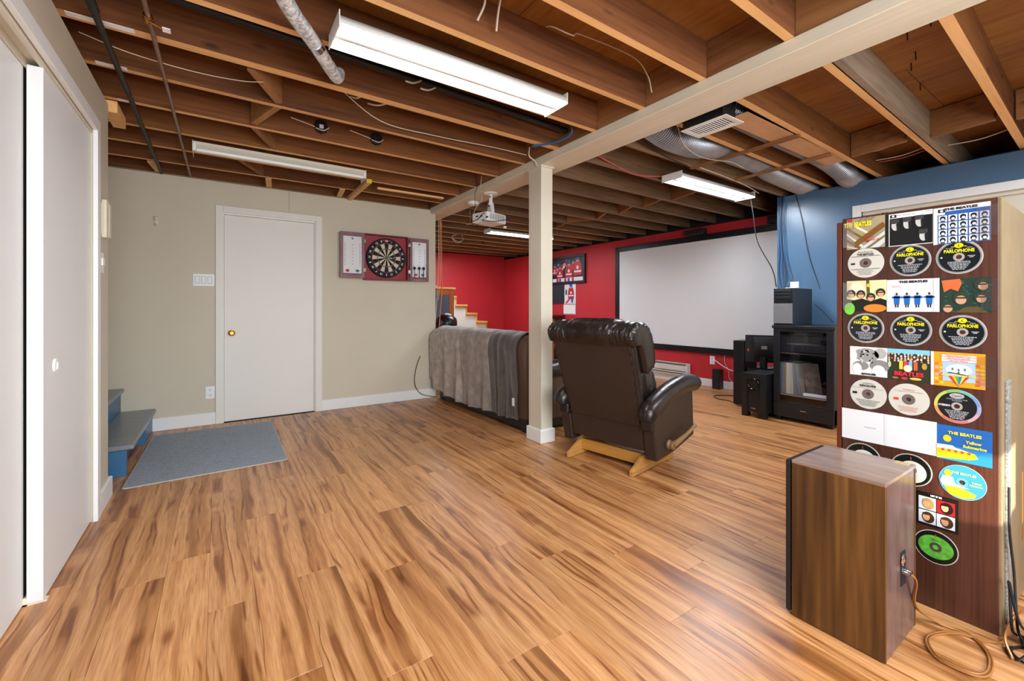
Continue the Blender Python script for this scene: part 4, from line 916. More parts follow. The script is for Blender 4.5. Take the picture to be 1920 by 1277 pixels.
MB().box(sx0-.0135, sx0-.012, 2.245, 2.29, .088, .095).build('badge', M['chrome'], t)
for (a, b) in ((sx0, s0), (sx0, s1-.06), (sx1-.05, s0), (sx1-.05, s1-.06)):
    MB().box(a-.01 if a == sx0 else a, a+.05, b, b+.06, .001, .05).build('foot', M['black'], t)
t = thing('flat_monitor', (5.0, 2.5, .44), 'black flat monitor seen from behind, standing past the subwoofer', 'monitor')
MB().prism([(4.90, 2.58, .50), (4.90, 2.58, .80), (4.93, 2.59, .80), (4.93, 2.59, .50)], (.20, -.42, 0)).build('bezel', M['black'], t, bevel=.004)
MB().prism([(4.905, 2.50, .53), (4.89, 2.48, .56), (4.89, 2.48, .72), (4.90, 2.50, .79)], (.14, -.30, 0)).build('rear_shell', M['black'], t, bevel=.01)
MB().bar((4.935, 2.40, .453), (4.935, 2.40, .56), .06, .04, up=(1, 0, 0)).build('stand_neck', M['black'], t)
MB().box(4.86, 5.08, 2.30, 2.53, .44, .452).build('stand_base', M['blackgloss'], t, bevel=.003)
MB().bar((4.888, 2.40, .67), (4.91, 2.35, .67), .002, .035).build('sticker', M['inkgrey'], t)
MB().box(4.885, 4.892, 2.53, 2.55, .62, .65).build('red_sticker', mat('red_sticker', 'c04030', .5), t)
MB().box(4.90, 5.2, 2.60, 2.72, 0.001, .73).build('tall_black_tower', M['black'], label='tall narrow black tower behind the monitor beside the screen', cat='speaker', bevel=.008)
MB().box(4.87, 5.08, 2.28, 2.54, .0, .438).build('monitor_plinth', M['blackwood'], label='black stand carrying the flat monitor behind the subwoofer', cat='stand')

t = thing('audio_rack', (4.8, 1.87, 0), 'black audio rack with smoked glass door against the blue wall', 'rack')
rx0, rx1, r0, r1, rz = 4.585, 5.05, 1.615, 2.13, .93
MB().box(rx0, rx1, r0, r0+.022, .04, rz-.03).build('side_panel', M['blackwood'], t)
MB().box(rx0, rx1, r1-.022, r1, .04, rz-.03).build('side_panel', M['blackwood'], t)
MB().box(rx0-.02, rx1, r0-.01, r1+.01, rz-.03, rz).build('top', M['blackwood'], t, bevel=.003)
MB().box(rx1-.012, rx1, r0+.022, r1-.022, .04, rz-.03).build('back_panel', M['blackwood'], t)
MB().box(rx0-.012, rx1-.02, r0, r1, .04, .175).build('plinth_drawer', M['blackwood'], t, bevel=.002)
MB().box(rx0-.0135, rx0-.012, 1.84, 1.89, .118, .126).build('badge', M['chrome'], t)
for (a, b) in ((rx0+.01, r0+.02), (rx0+.01, r1-.06)):
    MB().box(a, a+.04, b, b+.04, .0005, .04).build('caster', M['black'], t)
MB().box(rx0+.01, rx1-.013, r0+.023, r1-.023, .655, .67).build('shelf', M['blackwood'], t)
MB().box(rx0+.005, rx0+.0095, r0+.023, r1-.023, .655, .67).build('shelf_edge', M['chrome'], t)
MB().box(rx0+.01, rx1-.013, r0+.023, r1-.023, .25, .262).build('shelf', M['blackwood'], t)
MB().box(rx0+.005, rx0+.0095, r0+.023, r1-.023, .25, .262).build('shelf_edge', M['inkgrey'], t)
dfr = MB(); gx = rx0-.012
dfr.box(gx, gx+.012, r0+.001, r0+.06, .18, rz-.032).box(gx, gx+.012, r1-.06, r1-.001, .18, rz-.032).box(gx, gx+.012, r0+.06, r1-.06, rz-.06, rz-.032).box(gx, gx+.012, r0+.06, r1-.06, .18, .19)
do_ = dfr.build('glass_door', M['blackwood'], t, bevel=.002)
gl2, N_, L_, b_ = newmat('door_pane_glass')
tr = N_.new('ShaderNodeBsdfTransparent'); tr.inputs[0].default_value = (.86, .88, .92, 1); gls = N_.new('ShaderNodeBsdfGlossy'); gls.inputs['Roughness'].default_value = .03; ms = N_.new('ShaderNodeMixShader'); ms.inputs[0].default_value = .08
L_.new(tr.outputs[0], ms.inputs[1]); L_.new(gls.outputs[0], ms.inputs[2]); L_.new(ms.outputs[0], N_['Material Output'].inputs['Surface'])
MB().poly([(gx+.006, r0+.06, .19), (gx+.006, r1-.06, .19), (gx+.006, r1-.06, rz-.06), (gx+.006, r0+.06, rz-.06)]).build('glass_pane', gl2, do_)
t2 = thing('stereo_receiver', (4.8, 1.87, .671), 'black stereo receiver with silver button strip on the upper rack shelf', 'receiver')
MB().box(rx0+.02, rx1-.06, r0+.035, r1-.04, .675, .83).build('receiver_case', M['pcdark'], t2, bevel=.003)
MB().box(rx0+.018, rx0+.0195, r0+.12, r1-.11, .745, .762).build('button_strip', M['chrome'], t2)
MB().lathe([(.0, -.02), (.022, -.018), (.024, 0)], (rx0+.019, r0+.085, .785), 'X', 24).build('volume_knob', M['blackgloss'], t2, smooth=True)
MB().lathe([(.0, -.004), (.02, -.003), (.022, 0)], (rx0+.019, r0+.155, .79), 'X', 24).build('tuning_dial', M['pcdark'], t2, smooth=True)
for k in range(6): MB().box(rx0+.018, rx0+.0195, r0+.14+k*.04, r0+.147+k*.04, .722, .728).build('indicator', M['chrome'], t2)
MB().box(rx0+.04, rx1-.1, r0+.10, r1-.16, .831, .86).build('tape_deck', M['pcdark'], label='slim dark component lying on top of the stereo receiver', cat='component', bevel=.002)
# records in the lower bay
rc = ['b9a98c', '8c8270', 'c8c4b8', 'a59068', 'd4d0c4', '8f8a80', 'b89c60', 'c9c2b0', '7e90a8', 'cfd6de', '5f86b4', 'd8d4cc']
y = r1-.03; k = 0
rm = [mat('record_sleeve_%d' % i, c_, .6) for i, c_ in enumerate(rc)]
ords = ['first', 'second', 'third', 'fourth', 'fifth', 'sixth', 'seventh', 'eighth', 'ninth', 'tenth', 'eleventh', 'twelfth', 'thirteenth', 'fourteenth', 'fifteenth', 'sixteenth', 'seventeenth', 'eighteenth']
cn = ['tan', 'brown', 'pale grey', 'ochre', 'off-white', 'grey', 'golden', 'cream', 'slate blue', 'pale blue', 'blue', 'ivory']
for i in range(18):
    th_ = .0075+.002*(i % 3); lean = max(0, i-11)*.006; q = (i*5) % 12
    MB().prism([(rx0+.022, y, .264), (rx0+.022, y-th_, .264), (rx0+.022, y-th_+lean, .564), (rx0+.022, y+lean, .564)], (.305, 0, 0)).build('record_sleeve', rm[q], label='%s sleeve, %s record from the left in the rack row' % (cn[q], ords[i]), cat='record', group='records standing in the rack')
    y -= th_+.0016+(.004 if i > 11 else 0)
MB().prism([(4.66, y-.01, .264), (4.69, y-.135, .264), (4.74, y-.07, .565), (4.71, y+.05, .565)], (.012, .004, 0)).build('record_sleeve', mat('sleeve_photo_brown', '6a5a4c', .4, var=(18, .5)), label='brown picture sleeve leaning face-out against the row of records', cat='record')
mb = MB(); mb.lathe([(0, 0), (.13, 0), (.13, .012), (.085, .02), (.075, .085), (.05, .095), (0, .095)], (4.79, 1.76, .264), 'Z', 28); mb.build('black_hat', M['velvet'], smooth=True, label='round black hat on the lower rack shelf', cat='hat')
mb = MB(); 
for k in range(5): mb.tube([(4.76+.02*k, 1.72+.018*k, .366), (4.77+.02*k, 1.75+.01*k, .385), (4.75+.02*k, 1.80-.01*k, .364)], .011, 6)
mb.build('grey_cloth', M['inkgrey'], smooth=True, label='crumpled grey cloth on top of the black hat', cat='cloth')
MB().box(4.61, 4.64, 1.67, 1.88, .264, .29).build('media_box', M['plastic_w'], label='flat white and blue boxed item in front of the black hat', cat='box', bevel=.002)
wire('rack_cable', [(4.56, 1.955, .94), (4.55, 1.96, .90), (4.558, 1.965, .78), (4.558, 1.975, .6)], .0015, 'wire_b', 'thin dark cord hanging down the front of the rack', 'cable')

t = thing('desktop_computer', (4.77, 2.04, .93), 'dark tower computer with silver lower front panel on top of the audio rack', 'computer')
cx0_, cx1_ = 4.575, 4.99
MB().box(cx0_, cx1_, 1.952, 2.128, .931, 1.293).build('case', M['pcdark'], t, bevel=.003)
MB().box(cx0_-.012, cx0_-.001, 1.955, 2.125, .95, 1.145).build('front_panel', M['pcgrey'], t, bevel=.002)
MB().box(cx0_-.0135, cx0_-.012, 2.03, 2.123, 1.09, 1.12).build('badge_slot', M['inkgrey'], t)
for k in range(3): MB().box(cx0_-.008, cx0_-.001, 1.965, 2.11, 1.185+k*.032, 1.21+k*.032).build('drive_bay', M['black'], t, bevel=.002)
MB().box(cx0_-.009, cx0_-.001, 1.96, 2.115, 1.15, 1.178).build('port_bar', M['black'], t)
MB().tube([(cx0_-.001, 1.99, 1.165), (cx0_-.03, 1.985, 1.16)], .006, 6, smooth=False).tube([(cx0_-.001, 2.09, 1.165), (cx0_-.03, 2.092, 1.16)], .006, 6, smooth=False).build('plug', M['ink'], t)
MB().box(4.72, 4.735, 1.965, 2.04, 1.2945, 1.36).box(4.66, 4.74, 1.965, 2.06, 1.2945, 1.302).build('small_white_adapter', M['plastic_w'], label='small white card stand on top of the tower computer', cat='box', bevel=.002)
# cables on the blue wall and from the ceiling
for k in range(4):
    xx = 5.092-.006*k; y = 2.315-.022*k
    wire('blue_network_cable', [(xx, y, 2.31), (xx-.01, y+.008*(k % 2), 2.0), (xx-.008, y-.01, 1.7), (xx-.01, y-.02*k, 1.45), (xx-.06, y-.05, 1.31)], .0045, 'wire_blue' if k != 2 else 'wire_b', ['blue network cable at the very corner of the blue wall', 'second blue network cable from the corner of the blue wall', 'dark twisted cable between the blue network cables', 'innermost blue network cable on the blue wall'][k])
wire('ceiling_cable', [(4.70, 2.42, 2.30), (4.72, 2.40, 2.1), (4.73, 2.36, 1.8), (4.70, 2.2, 1.5), (4.68, 2.15, 1.31)], .0055, 'wire_b', 'black and white cord hanging from the lit fixture to the computer', 'cable')
wire('wall_cable', [(5.09, 2.14, 2.30), (5.09, 2.08, 2.0), (5.088, 2.02, 1.65), (5.09, 1.95, 1.40), (5.03, 1.90, 1.29)], .003, 'wire_b', 'thin black cable slanting down the blue wall behind the computer')
wire('wall_cable', [(5.0, 1.93, 1.14), (5.03, 1.86, 1.05), (5.04, 1.78, .95)], .003, 'wire_b', 'thin black cable running from the computer down to the rack top')

# ------------------------------------------------------------------ sofa with blanket
t = thing('leather_sofa', (2.65, 4.0, 0), 'dark brown leather sofa seen from behind, half covered by a grey blanket', 'sofa')
S0, S1 = 3.04, 4.93
prof = [(2.20, .13), (2.185, .4), (2.165, .65), (2.16, .76), (2.19, .83), (2.26, .865), (2.34, .86), (2.41, .80), (2.45, .68), (2.47, .5), (2.47, .13)]
mb = MB(); n = len(prof); NY = 24
for j in range(NY+1):
    v = j/NY; y = S0+.005+(S1-S0-.01)*v
    e_ = min(v, 1-v)*(S1-S0); q = 1-max(0, (1-e_/.07))**2 if e_ < .07 else 1
    for (px, pz) in prof:
        cxm = 2.32; mb.v.append((cxm+(px-cxm)*(.90+.10*q), y, pz if pz < .6 else .6+(pz-.6)*(.86+.14*q)))
for j in range(NY):
    for i in range(n):
        a = j*n+i; b = j*n+(i+1) % n; mb.f.append((a, b, b+n, a+n)); mb.m.append(0)
mb.f.append(tuple(range(n))); mb.m.append(0); mb.f.append(tuple(NY*n+i for i in range(n))[::-1]); mb.m.append(0)
mb.build('back_frame', M['sofa_back'], t, smooth=True)
for k in range(3):
    y0 = S0+.19+k*.505; y1 = y0+.5
    m2 = MB().box(2.475, 2.67, y0+.004, y1-.004, .42, .86); m2.build('back_cushion', M['leather'], t, bevel=.07, seg=5)
    m3 = MB().box(2.68, 3.12, y0+.004, y1-.004, .24, .44); m3.build('seat_cushion', M['leather'], t, bevel=.05, seg=4)
MB().box(2.22, 3.05, S0+.02, S1-.02, .10, .235).build('seat_base', M['leather'], t)
MB().box(2.24, 3.04, S0+.04, S1-.04, .02, .10).build('dark_skirt', M['black'], t)
for (y0, y1, nm) in ((S0-.005, S0+.18, 'arm'), (S1-.18, S1+.005, 'arm')):
    ymid = (y0+y1)/2
    m4 = MB().box(2.30, 3.08, y0+.015, y1-.015, .10, .50).build('arm_panel', M['sofa_back'], t, bevel=.01)
    MB().tube([(2.42, ymid, .50), (2.55, ymid, .525), (2.9, ymid, .53), (3.10, ymid, .51)], .095, 18, rf=lambda q: .95 if q > .97 else 1).build('arm_roll', M['leather'], t, smooth=True)
for (a, b) in ((2.24, S0+.05), (2.24, S1-.11), (2.96, S0+.05), (2.96, S1-.11)):
    MB().box(a, a+.06, b, b+.06, 0.0005, .02).build('foot', M['black'], t)

# blanket draped over the back: profile arc follows the sofa back, folds grow to the hem
bt = thing('throw_blanket', (2.2, 4.0, .1), 'plush grey blanket in three tones draped over the sofa back', 'blanket')
from mathutils import noise as mn
def catp(P, t_):
    n_ = len(P)-1; f_ = t_*n_; i = min(int(f_), n_-1); q = f_-i; a = P[i]; b = P[i+1]
    return (a[0]+(b[0]-a[0])*q, a[1]+(b[1]-a[1])*q)
fine = crm([(x_, 0, z_) for x_, z_ in prof[:9]], 8); fine = [(p.x, p.z) for p in fine]
LEN = [0]
for i in range(1, len(fine)): LEN.append(LEN[-1]+math.hypot(fine[i][0]-fine[i-1][0], fine[i][1]-fine[i-1][1]))
def hem(v):  # v: 0 at the right end (near camera), 1 at the left end
    pts = [(0, .13), (.03, .115), (.2, .11), (.33, .10), (.55, .075), (.8, .10), (.93, .13), (.945, .15), (.96, .27), (1, .26)]
    for (a, b), (c_, d) in zip(pts[:-1], pts[1:]):
        if v <= c_: return b+(d-b)*(v-a)/(c_-a)
    return .26
NV, NU = 150, 64
def bl_vert(u, v):
    y = 3.10+(4.965-3.10)*v
    zh = hem(v)
    # start arc length where z = hem height
    top = LEN[-1]-.02
    s0_ = max(0, zh-.13); s = s0_+(top-s0_)*u
    i = 0
    while i < len(LEN)-2 and LEN[i+1] < s: i += 1
    q = (s-LEN[i])/(LEN[i+1]-LEN[i]+1e-9)
    x_ = fine[i][0]+(fine[i+1][0]-fine[i][0])*q; z_ = fine[i][1]+(fine[i+1][1]-fine[i][1])*q
    if zh < .13 and u < .1: z_ -= (.13-zh)*(1-u/.1)
    dx, dz = fine[min(i+1, len(fine)-1)][0]-fine[i][0], fine[min(i+1, len(fine)-1)][1]-fine[i][1]
    l = math.hypot(dx, dz)+1e-9; nx, nz = -dz/l, dx/l
    g = max(0, 1-u*1.35)
    fold = .020*g*(math.sin(y*21+2.2*mn.noise(Vector((y*3, u*1.5, 0))))+.5*math.sin(y*43+u*3)) + .006*mn.noise(Vector((y*9, u*8, 3))) + .009*(1-g)*mn.noise(Vector((y*5-u*9, u*4, 9)))
    if v < .22: fold += .012*g*math.sin(y*60)+.01*mn.noise(Vector((y*12, u*5, 5)))
    off_ = .017+max(fold, -.012)+.012*g
    if v > .93:
        k_ = (v-.93)/.07; off_ += .035*k_*g
    zadd = -.05*max(0, (v-.92)/.08)**2*(1 if u > .4 else .2)
    nz2 = z_+nz*off_+zadd
    return (x_+nx*off_, y, max(.012, nz2))
vs = [bl_vert(i/NU, j/NV) for j in range(NV+1) for i in range(NU+1)]
cols = [('dark_band', 0, .26, '52463f'), ('middle_band', .26, .58, '9a8c82'), ('pale_band', .58, 1.0, 'b4a79c')]
def plush(name, c_):
    m, N, L, b = newmat(name); tc = N.new('ShaderNodeTexCoord')
    n1 = N.new('ShaderNodeTexNoise'); n1.inputs['Scale'].default_value = 14; n1.inputs['Detail'].default_value = 5; L.new(tc.outputs['Object'], n1.inputs['Vector'])
    n2 = N.new('ShaderNodeTexNoise'); n2.inputs['Scale'].default_value = 220; L.new(tc.outputs['Object'], n2.inputs['Vector'])
    a = N.new('ShaderNodeMath'); a.operation = 'MULTIPLY_ADD'; a.inputs[1].default_value = .5; L.new(n2.outputs['Fac'], a.inputs[0])
    h = N.new('ShaderNodeMath'); h.operation = 'MULTIPLY'; h.inputs[1].default_value = .5; L.new(n1.outputs['Fac'], h.inputs[0]); L.new(h.outputs[0], a.inputs[2])
    r = N.new('ShaderNodeMapRange'); r.inputs[1].default_value = .35; r.inputs[2].default_value = .65; r.inputs[3].default_value = .6; r.inputs[4].default_value = 1.4; L.new(a.outputs[0], r.inputs[0])
    s = N.new('ShaderNodeVectorMath'); s.operation = 'SCALE'; s.inputs[0].default_value = lin(c_)[:3]; L.new(r.outputs[0], s.inputs['Scale']); L.new(s.outputs[0], b.inputs['Base Color'])
    b.inputs['Roughness'].default_value = .95; b.inputs['Sheen Weight'].default_value = .6; b.inputs['Sheen Roughness'].default_value = .4
    bp = N.new('ShaderNodeBump'); bp.inputs['Strength'].default_value = .5; bp.inputs['Distance'].default_value = .004; L.new(n2.outputs['Fac'], bp.inputs['Height']); L.new(bp.outputs[0], b.inputs['Normal'])
    return m
for nm, va, vb, c_ in cols:
    ja, jb = round(va*NV), round(vb*NV); mb = MB()
    mb.v = [vs[j*(NU+1)+i] for j in range(ja, jb+1) for i in range(NU+1)]
    for j in range(jb-ja):
        for i in range(NU):
            a = j*(NU+1)+i; mb.f.append((a, a+1, a+NU+2, a+NU+1)); mb.m.append(0)
    mb.build(nm, plush('plush_'+nm, c_), bt, smooth=True, solid=.006, label={'dark_band': 'dark grey-brown band', 'middle_band': 'mid grey-brown band', 'pale_band': 'pale grey-brown band'}[nm])
eb = MB(); eb.tube([vs[i] for i in range(0, NU+1, 2)], .004, 6, smooth=False); eb.build('stitched_edge', plush('plush_edge', '3c3330'), bt, smooth=True)
p_ = bl_vert(.12, .03); MB().box(p_[0]-.012, p_[0]-.009, p_[1]-.005, p_[1]+.03, p_[2]-.02, p_[2]+.05).build('care_label', M['plastic_w'], bt)
wire('black_cable', [(2.02, 4.975, .52), (1.97, 4.98, .38), (1.95, 4.98, .2), (2.02, 4.975, .07), (2.16, 4.96, .02), (2.22, 4.95, .012)], .004, 'wire_b', 'thin black cord curving down the beige wall behind the sofa', 'cable')

# patterned cushion and wooden chair glimpsed between post and recliner
MB().box(2.95, 3.10, 3.28, 3.60, .45, .72).build('patterned_cushion', mat('dark_patterned_cloth', '4a4a4e', .8, var=(30, .9)), label='dark patterned cushion on the sofa seat, seen between post and recliner', cat='cushion', bevel=.04, seg=4)
MB().box(4.2, 4.26, 5.15, 5.7, .35, .93).box(4.26, 4.8, 5.15, 5.7, .35, .42).box(4.2, 4.25, 5.15, 5.2, 0.001, .35).box(4.2, 4.25, 5.65, 5.7, .001, .35).box(4.75, 4.8, 5.15, 5.2, .001, .35).box(4.75, 4.8, 5.65, 5.7, .001, .35).build('wooden_side_chair', M['cherry'], label='reddish wooden chair glimpsed between the square post and the recliner', cat='chair', bevel=.004)

# ------------------------------------------------------------------ recliner (local frame: +x is its facing direction, +y its left)
rec = thing('leather_recliner', (2.2, 2.17, 0), 'dark brown leather rocker recliner seen from behind on a honey oak base', 'recliner', rotz=math.radians(10))
def L_(mb, nm, m_, **k): return mb.build(nm, m_, rec, local=True, **k)
# rocker base
for s in (-.26, .26):
    w_ = .026
    pts = [(-.025, s-w_/2, .002), (-.025, s-w_/2, .035), (.13, s-w_/2, .115), (.46, s-w_/2, .115), (.54, s-w_/2, .045), (.54, s-w_/2, .002)]
    L_(MB().prism(pts, (0, w_, 0)), 'base_runner', M['oak'], bevel=.003)
L_(MB().box(.13, .155, -.247, .247, .035, .113), 'base_crossbar', M['oakY'], bevel=.002)
L_(MB().box(.42, .445, -.247, .247, .035, .113), 'base_crossbar', M['oakY'], bevel=.002)
L_(MB().box(.20, .60, -.295, .295, .118, .16), 'mechanism', M['black'])
# arm bodies: side panels with slanted rear edge
for s in (-1, 1):
    y0, y1 = (.30, .385) if s > 0 else (-.385, -.30)
    pts = [(.085, y0, .095), (.035, y0, .40), (.03, y0, .44), (.60, y0, .53), (.64, y0, .50), (.655, y0, .165), (.60, y0, .13)]
    pts = [(.085, y0, .10), (.03, y0, .42), (.62, y0, .53), (.645, y0, .17), (.33, y0, .115)]
    L_(MB().prism(pts, (0, y1-y0, 0)), 'arm_panel', M['vinyl'], bevel=.012, seg=3)
    ym = (y0+y1)/2+s*.012
    mb = MB(); mb.tube([(.02, ym, .375), (.03, ym, .425), (.12, ym, .47), (.30, ym, .525), (.50, ym, .555), (.66, ym, .545), (.70, ym, .525)], .064, 20, rf=lambda q: (.72 if q < .02 else .85+.15*min(1, q*4)) if q < .95 else 1-(q-.95)*3)
    L_(mb, 'arm_pad', M['leather'], smooth=True)
    # rear cap of the arm
    L_(MB().box(.018, .075, y0-.004, y1+.004, .30, .39), 'arm_rear_cap', M['leather'], bevel=.02, seg=4)
# seat and front footrest
L_(MB().box(.16, .64, -.295, .295, .17, .34), 'seat_box', M['leather'], bevel=.02)
L_(MB().box(.16, .68, -.285, .285, .34, .47), 'seat_cushion', M['leather'], bevel=.05, seg=5)
L_(MB().box(.645, .69, -.29, .29, .16, .42), 'footrest', M['leather'], bevel=.03, seg=4)
# lower rear panel
L_(MB().prism([(.088, -.295, .15), (.055, -.295, .335), (.075, -.295, .338), (.108, -.295, .153)], (0, .59, 0)), 'lower_back_panel', M['vinyl'], bevel=.004)
L_(MB().tube([(.053, -.295, .337), (.053, .295, .337)], .004, 6, smooth=False), 'piping', mat('pale_seam', '6b5a50', .5), smooth=True)
# leaning back: outer vinyl panel
def BP(h, d=0.0):  # point on the back line, h = 0..1 from bottom to top, d = depth forward
    x_ = .045-.175*h; z_ = .335+.545*h
    return (x_+d*.952, z_+d*.306)
def slab(y0, y1, h0, h1, d0, d1, yt0=None, yt1=None):
    yt0 = y0 if yt0 is None else yt0; yt1 = y1 if yt1 is None else yt1
    v_ = []
    for (h, ya_, yb_) in ((h0, y0, y1), (h1, yt0, yt1)):
        for d in (d0, d1):
            x_, z_ = BP(h, d)
            for y in (ya_, yb_): v_.append((x_, y, z_))
    return MB().add(v_, [(0, 1, 3, 2), (4, 6, 7, 5), (0, 4, 5, 1), (2, 3, 7, 6), (0, 2, 6, 4), (1, 5, 7, 3)])
L_(slab(-.285, .285, -.04, 1.0, 0, .02, -.315, .315), 'outer_back_panel', M['vinyl'], bevel=.006)
L_(slab(-.295, .295, -.02, .98, .02, .09, -.322, .322), 'back_shell', M['leather'], bevel=.02, seg=3)
def pillow(cy, ry, pts, r0, amp=.004, nm='back_pillow', seed=0, wr=26):
    """soft roll: cross-section polygon pts (h,d) swept in y with pinched, wrinkled ends"""
    P = crm([(h, d, 0) for h, d in pts+[pts[0]]], 6)[:-1]; n_ = len(P); mb = MB(); K = 44
    ch = sum(p.x for p in P)/n_; cd2 = sum(p.y for p in P)/n_
    for j in range(K+1):
        v = -1+2*j/K; y = cy+ry*v
        q = max(0.0, 1-abs(v)**7)**.5; q = .25+.75*q if abs(v) < 1 else .18
        for i, p in enumerate(P):
            h, d = ch+(p.x-ch)*(1-(1-q)*.35), cd2+(p.y-cd2)*(1-(1-q)*.6)
            w_ = amp*(mn.noise(Vector((y*wr, h*6+seed, d*8)))+.6*math.sin(i*2.1+seed)*abs(v)**4)
            k_ = 1+w_/.05
            h2, d2 = ch+(h-ch)*k_, cd2+(d-cd2)*k_
            x_, z_ = BP(h2, d2); mb.v.append((x_, y, z_))
    for j in range(K):
        for i in range(n_):
            a = j*n_+i; b = j*n_+(i+1) % n_; mb.f.append((a, b, b+n_, a+n_)); mb.m.append(0)
    mb.f.append(tuple(range(n_))); mb.m.append(0); mb.f.append(tuple(K*n_+i for i in range(n_))[::-1]); mb.m.append(0)
    return L_(mb, nm, M['leather'], smooth=True)
# head roll in three tufted lobes wrapping over the top
head = [(.97, -.02), (1.06, -.035), (1.16, -.02), (1.22, .05), (1.20, .14), (1.10, .225), (.85, .25), (.62, .235), (.56, .16), (.60, .08), (.9, .06)]
head2 = [(.97, -.012), (1.05, -.025), (1.13, -.01), (1.175, .06), (1.16, .14), (1.07, .215), (.85, .24), (.62, .225), (.57, .16), (.60, .08), (.9, .06)]
pillow(.0, .205, head, 0, .0016, 'head_pillow', 1)
pillow(.262, .095, head2, 0, .0042, 'head_pillow', 3, 55)
pillow(-.262, .095, head2, 0, .0042, 'head_pillow', 7, 55)
pillow(.0, .30, [(.10, .09), (.0, .16), (.05, .27), (.25, .30), (.50, .27), (.56, .18), (.52, .09)], 0, .005, 'lumbar_pillow', 5, 45)
# side wings of gathered leather
for s in (-1, 1):
    mb = MB(); P0 = [(.95, .03), (.7, .03), (.4, .03), (.1, .03)]
    mb.tube([(BP(h, d)[0], s*(.305-.02*(1-h)), BP(h, d)[1]) for h, d in P0], .03, 12, rf=lambda q: 1+.06*math.sin(q*70))
    L_(mb, 'side_welt', M['leather'], smooth=True)
# recline lever on its right side
L_(MB().lathe([(0, 0), (.03, 0), (.033, -.01), (.026, -.018), (.024, -.028), (.03, -.034), (.026, -.045), (0, -.046)], (.235, -.385, .185), 'Y', 20), 'lever_hub', M['handle'], smooth=True)
L_(MB().tube([(.235, -.418, .185), (.33, -.425, .205), (.45, -.428, .232), (.56, -.43, .262)], .017, 12, rf=lambda q: 1.25-.75*q if q < .7 else .72+.25*(q-.7)), 'lever_handle', M['handle'], smooth=True)

# ------------------------------------------------------------------ wooden speaker at the right
t = thing('floor_speaker', (1.85, .6, 0), 'tall walnut-veneer loudspeaker standing on the floor at the right, back turned', 'speaker')
px0, px1, py0, py1, pz = 1.70, 2.0, .465, .73, .558
MB().box(px0, px0+.012, py0, py1, .004, pz-.012).build('side_panel', M['walnut'], t, bevel=.0015)
MB().box(px1-.012, px1, py0, py1, .004, pz-.012).build('side_panel', M['walnut'], t, bevel=.0015)
MB().box(px0, px1, py0, py1, pz-.012, pz).build('top_panel', M['walnut_top'], t, bevel=.0015)
MB().box(px0+.012, px1-.012, py0+.002, py0+.014, .004, pz-.012).build('rear_panel', M['walnut_back'], t)
MB().box(px0+.012, px1-.012, py0+.014, py1-.002, .004, .016).build('bottom_panel', M['walnut_back'], t)
MB().box(px0+.012, px1-.012, py1-.014, py1-.002, .016, pz-.012).build('baffle', M['black'], t)
MB().box(px0+.002, px1-.002, py1+.004, py1+.022, .010, pz-.004).build('grille', M['blackcloth'], t, bevel=.006)
MB().box(px0+.01, px1-.01, py1, py1+.004, .012, pz-.01).build('grille_gap', M['dark'], t)
MB().box(px1-.04, px1-.003, py0+.012, py0+.05, pz, pz+.0006).build('bare_patch', mat('bare_chipboard', 'c8aa7c', .7), t, label='chipped bare patch on the rear corner')
MB().box(1.845, 1.885, py0-.0015, py0+.002, .19, .30).build('terminal_plate', M['pcdark'], t, bevel=.001)
MB().lathe([(0, -.02), (.007, -.02), (.007, -.001), (0, -.001)], (1.858, py0, .235), 'Y', 10).lathe([(0, -.02), (.007, -.02), (.007, -.001), (0, -.001)], (1.875, py0, .235), 'Y', 10).build('binding_post', M['chrome'], t, smooth=True)
MB().lathe([(.020, -.002), (.015, -.006), (0, -.008)], (1.86, py0, .275), 'Y', 14).build('port_cap', M['chrome'], t, smooth=True)
t = thing('speaker_wire', (1.98, .36, 0), 'copper-coloured twin speaker wire looping on the floor behind the walnut speaker', 'cable')
MB().tube([(1.862, .45, .238), (1.90, .44, .20), (1.98, .46, .08), (2.06, .42, .012), (2.08, .35, .006), (2.02, .30, .006), (1.92, .285, .006), (1.87, .31, .006), (1.87, .38, .006), (1.95, .42, .006), (2.05, .38, .006), (2.09, .31, .006), (2.12, .285, .006), (2.15, .283, .006)], .003, 6).build('strand', M['wire_cu'], t, smooth=True)
MB().tube([(1.872, .45, .236), (1.91, .445, .196), (1.985, .468, .078), (2.066, .428, .011), (2.09, .352, .006), (2.02, .293, .006), (1.915, .277, .006), (1.862, .306, .006), (1.862, .385, .006), (1.95, .427, .006), (2.055, .387, .006), (2.1, .31, .006), (2.125, .28, .006), (2.155, .279, .006)], .003, 6).build('strand', M['wire_cu'], t, smooth=True)

# ------------------------------------------------------------------ tall brown cabinet with discs and record covers
t = thing('tall_cabinet', (2.4, .52, 0), 'tall dark brown cabinet with discs and small record covers taped on its side', 'cabinet')
CX = 2.165; KY0, KY1, KZ = .293, .735, 1.472
MB().box(CX, CX+.018, KY0+.002, KY1, .0, KZ-.0).build('side_panel', M['melamine'], t, bevel=.002)
MB().box(2.605, 2.62, KY0+.002, KY1, .0, KZ).build('side_panel', M['melamine'], t, bevel=.002)
MB().box(CX+.018, 2.605, KY0+.006, KY1, KZ-.018, KZ).build('top_panel', M['melamine'], t)
MB().box(CX+.018, 2.605, KY0+.006, KY1, .0, .018).build('bottom_panel', M['melamine'], t)
MB().box(CX+.004, 2.618, KY0-.004, KY0+.0015, .003, KZ-.004).build('rear_hardboard', M['hardboard'], t)
MB().box(CX+.002, 2.618, KY1+.003, KY1+.021, .002, KZ-.012).build('door', M['redwoodedge'], t, bevel=.003)
MB().lathe([(0, -.006), (.012, -.004), (.012, 0)], (CX+.02, .60, KZ), 'Z', 8, flip=-1).build('top_bracket', M['black'], t)
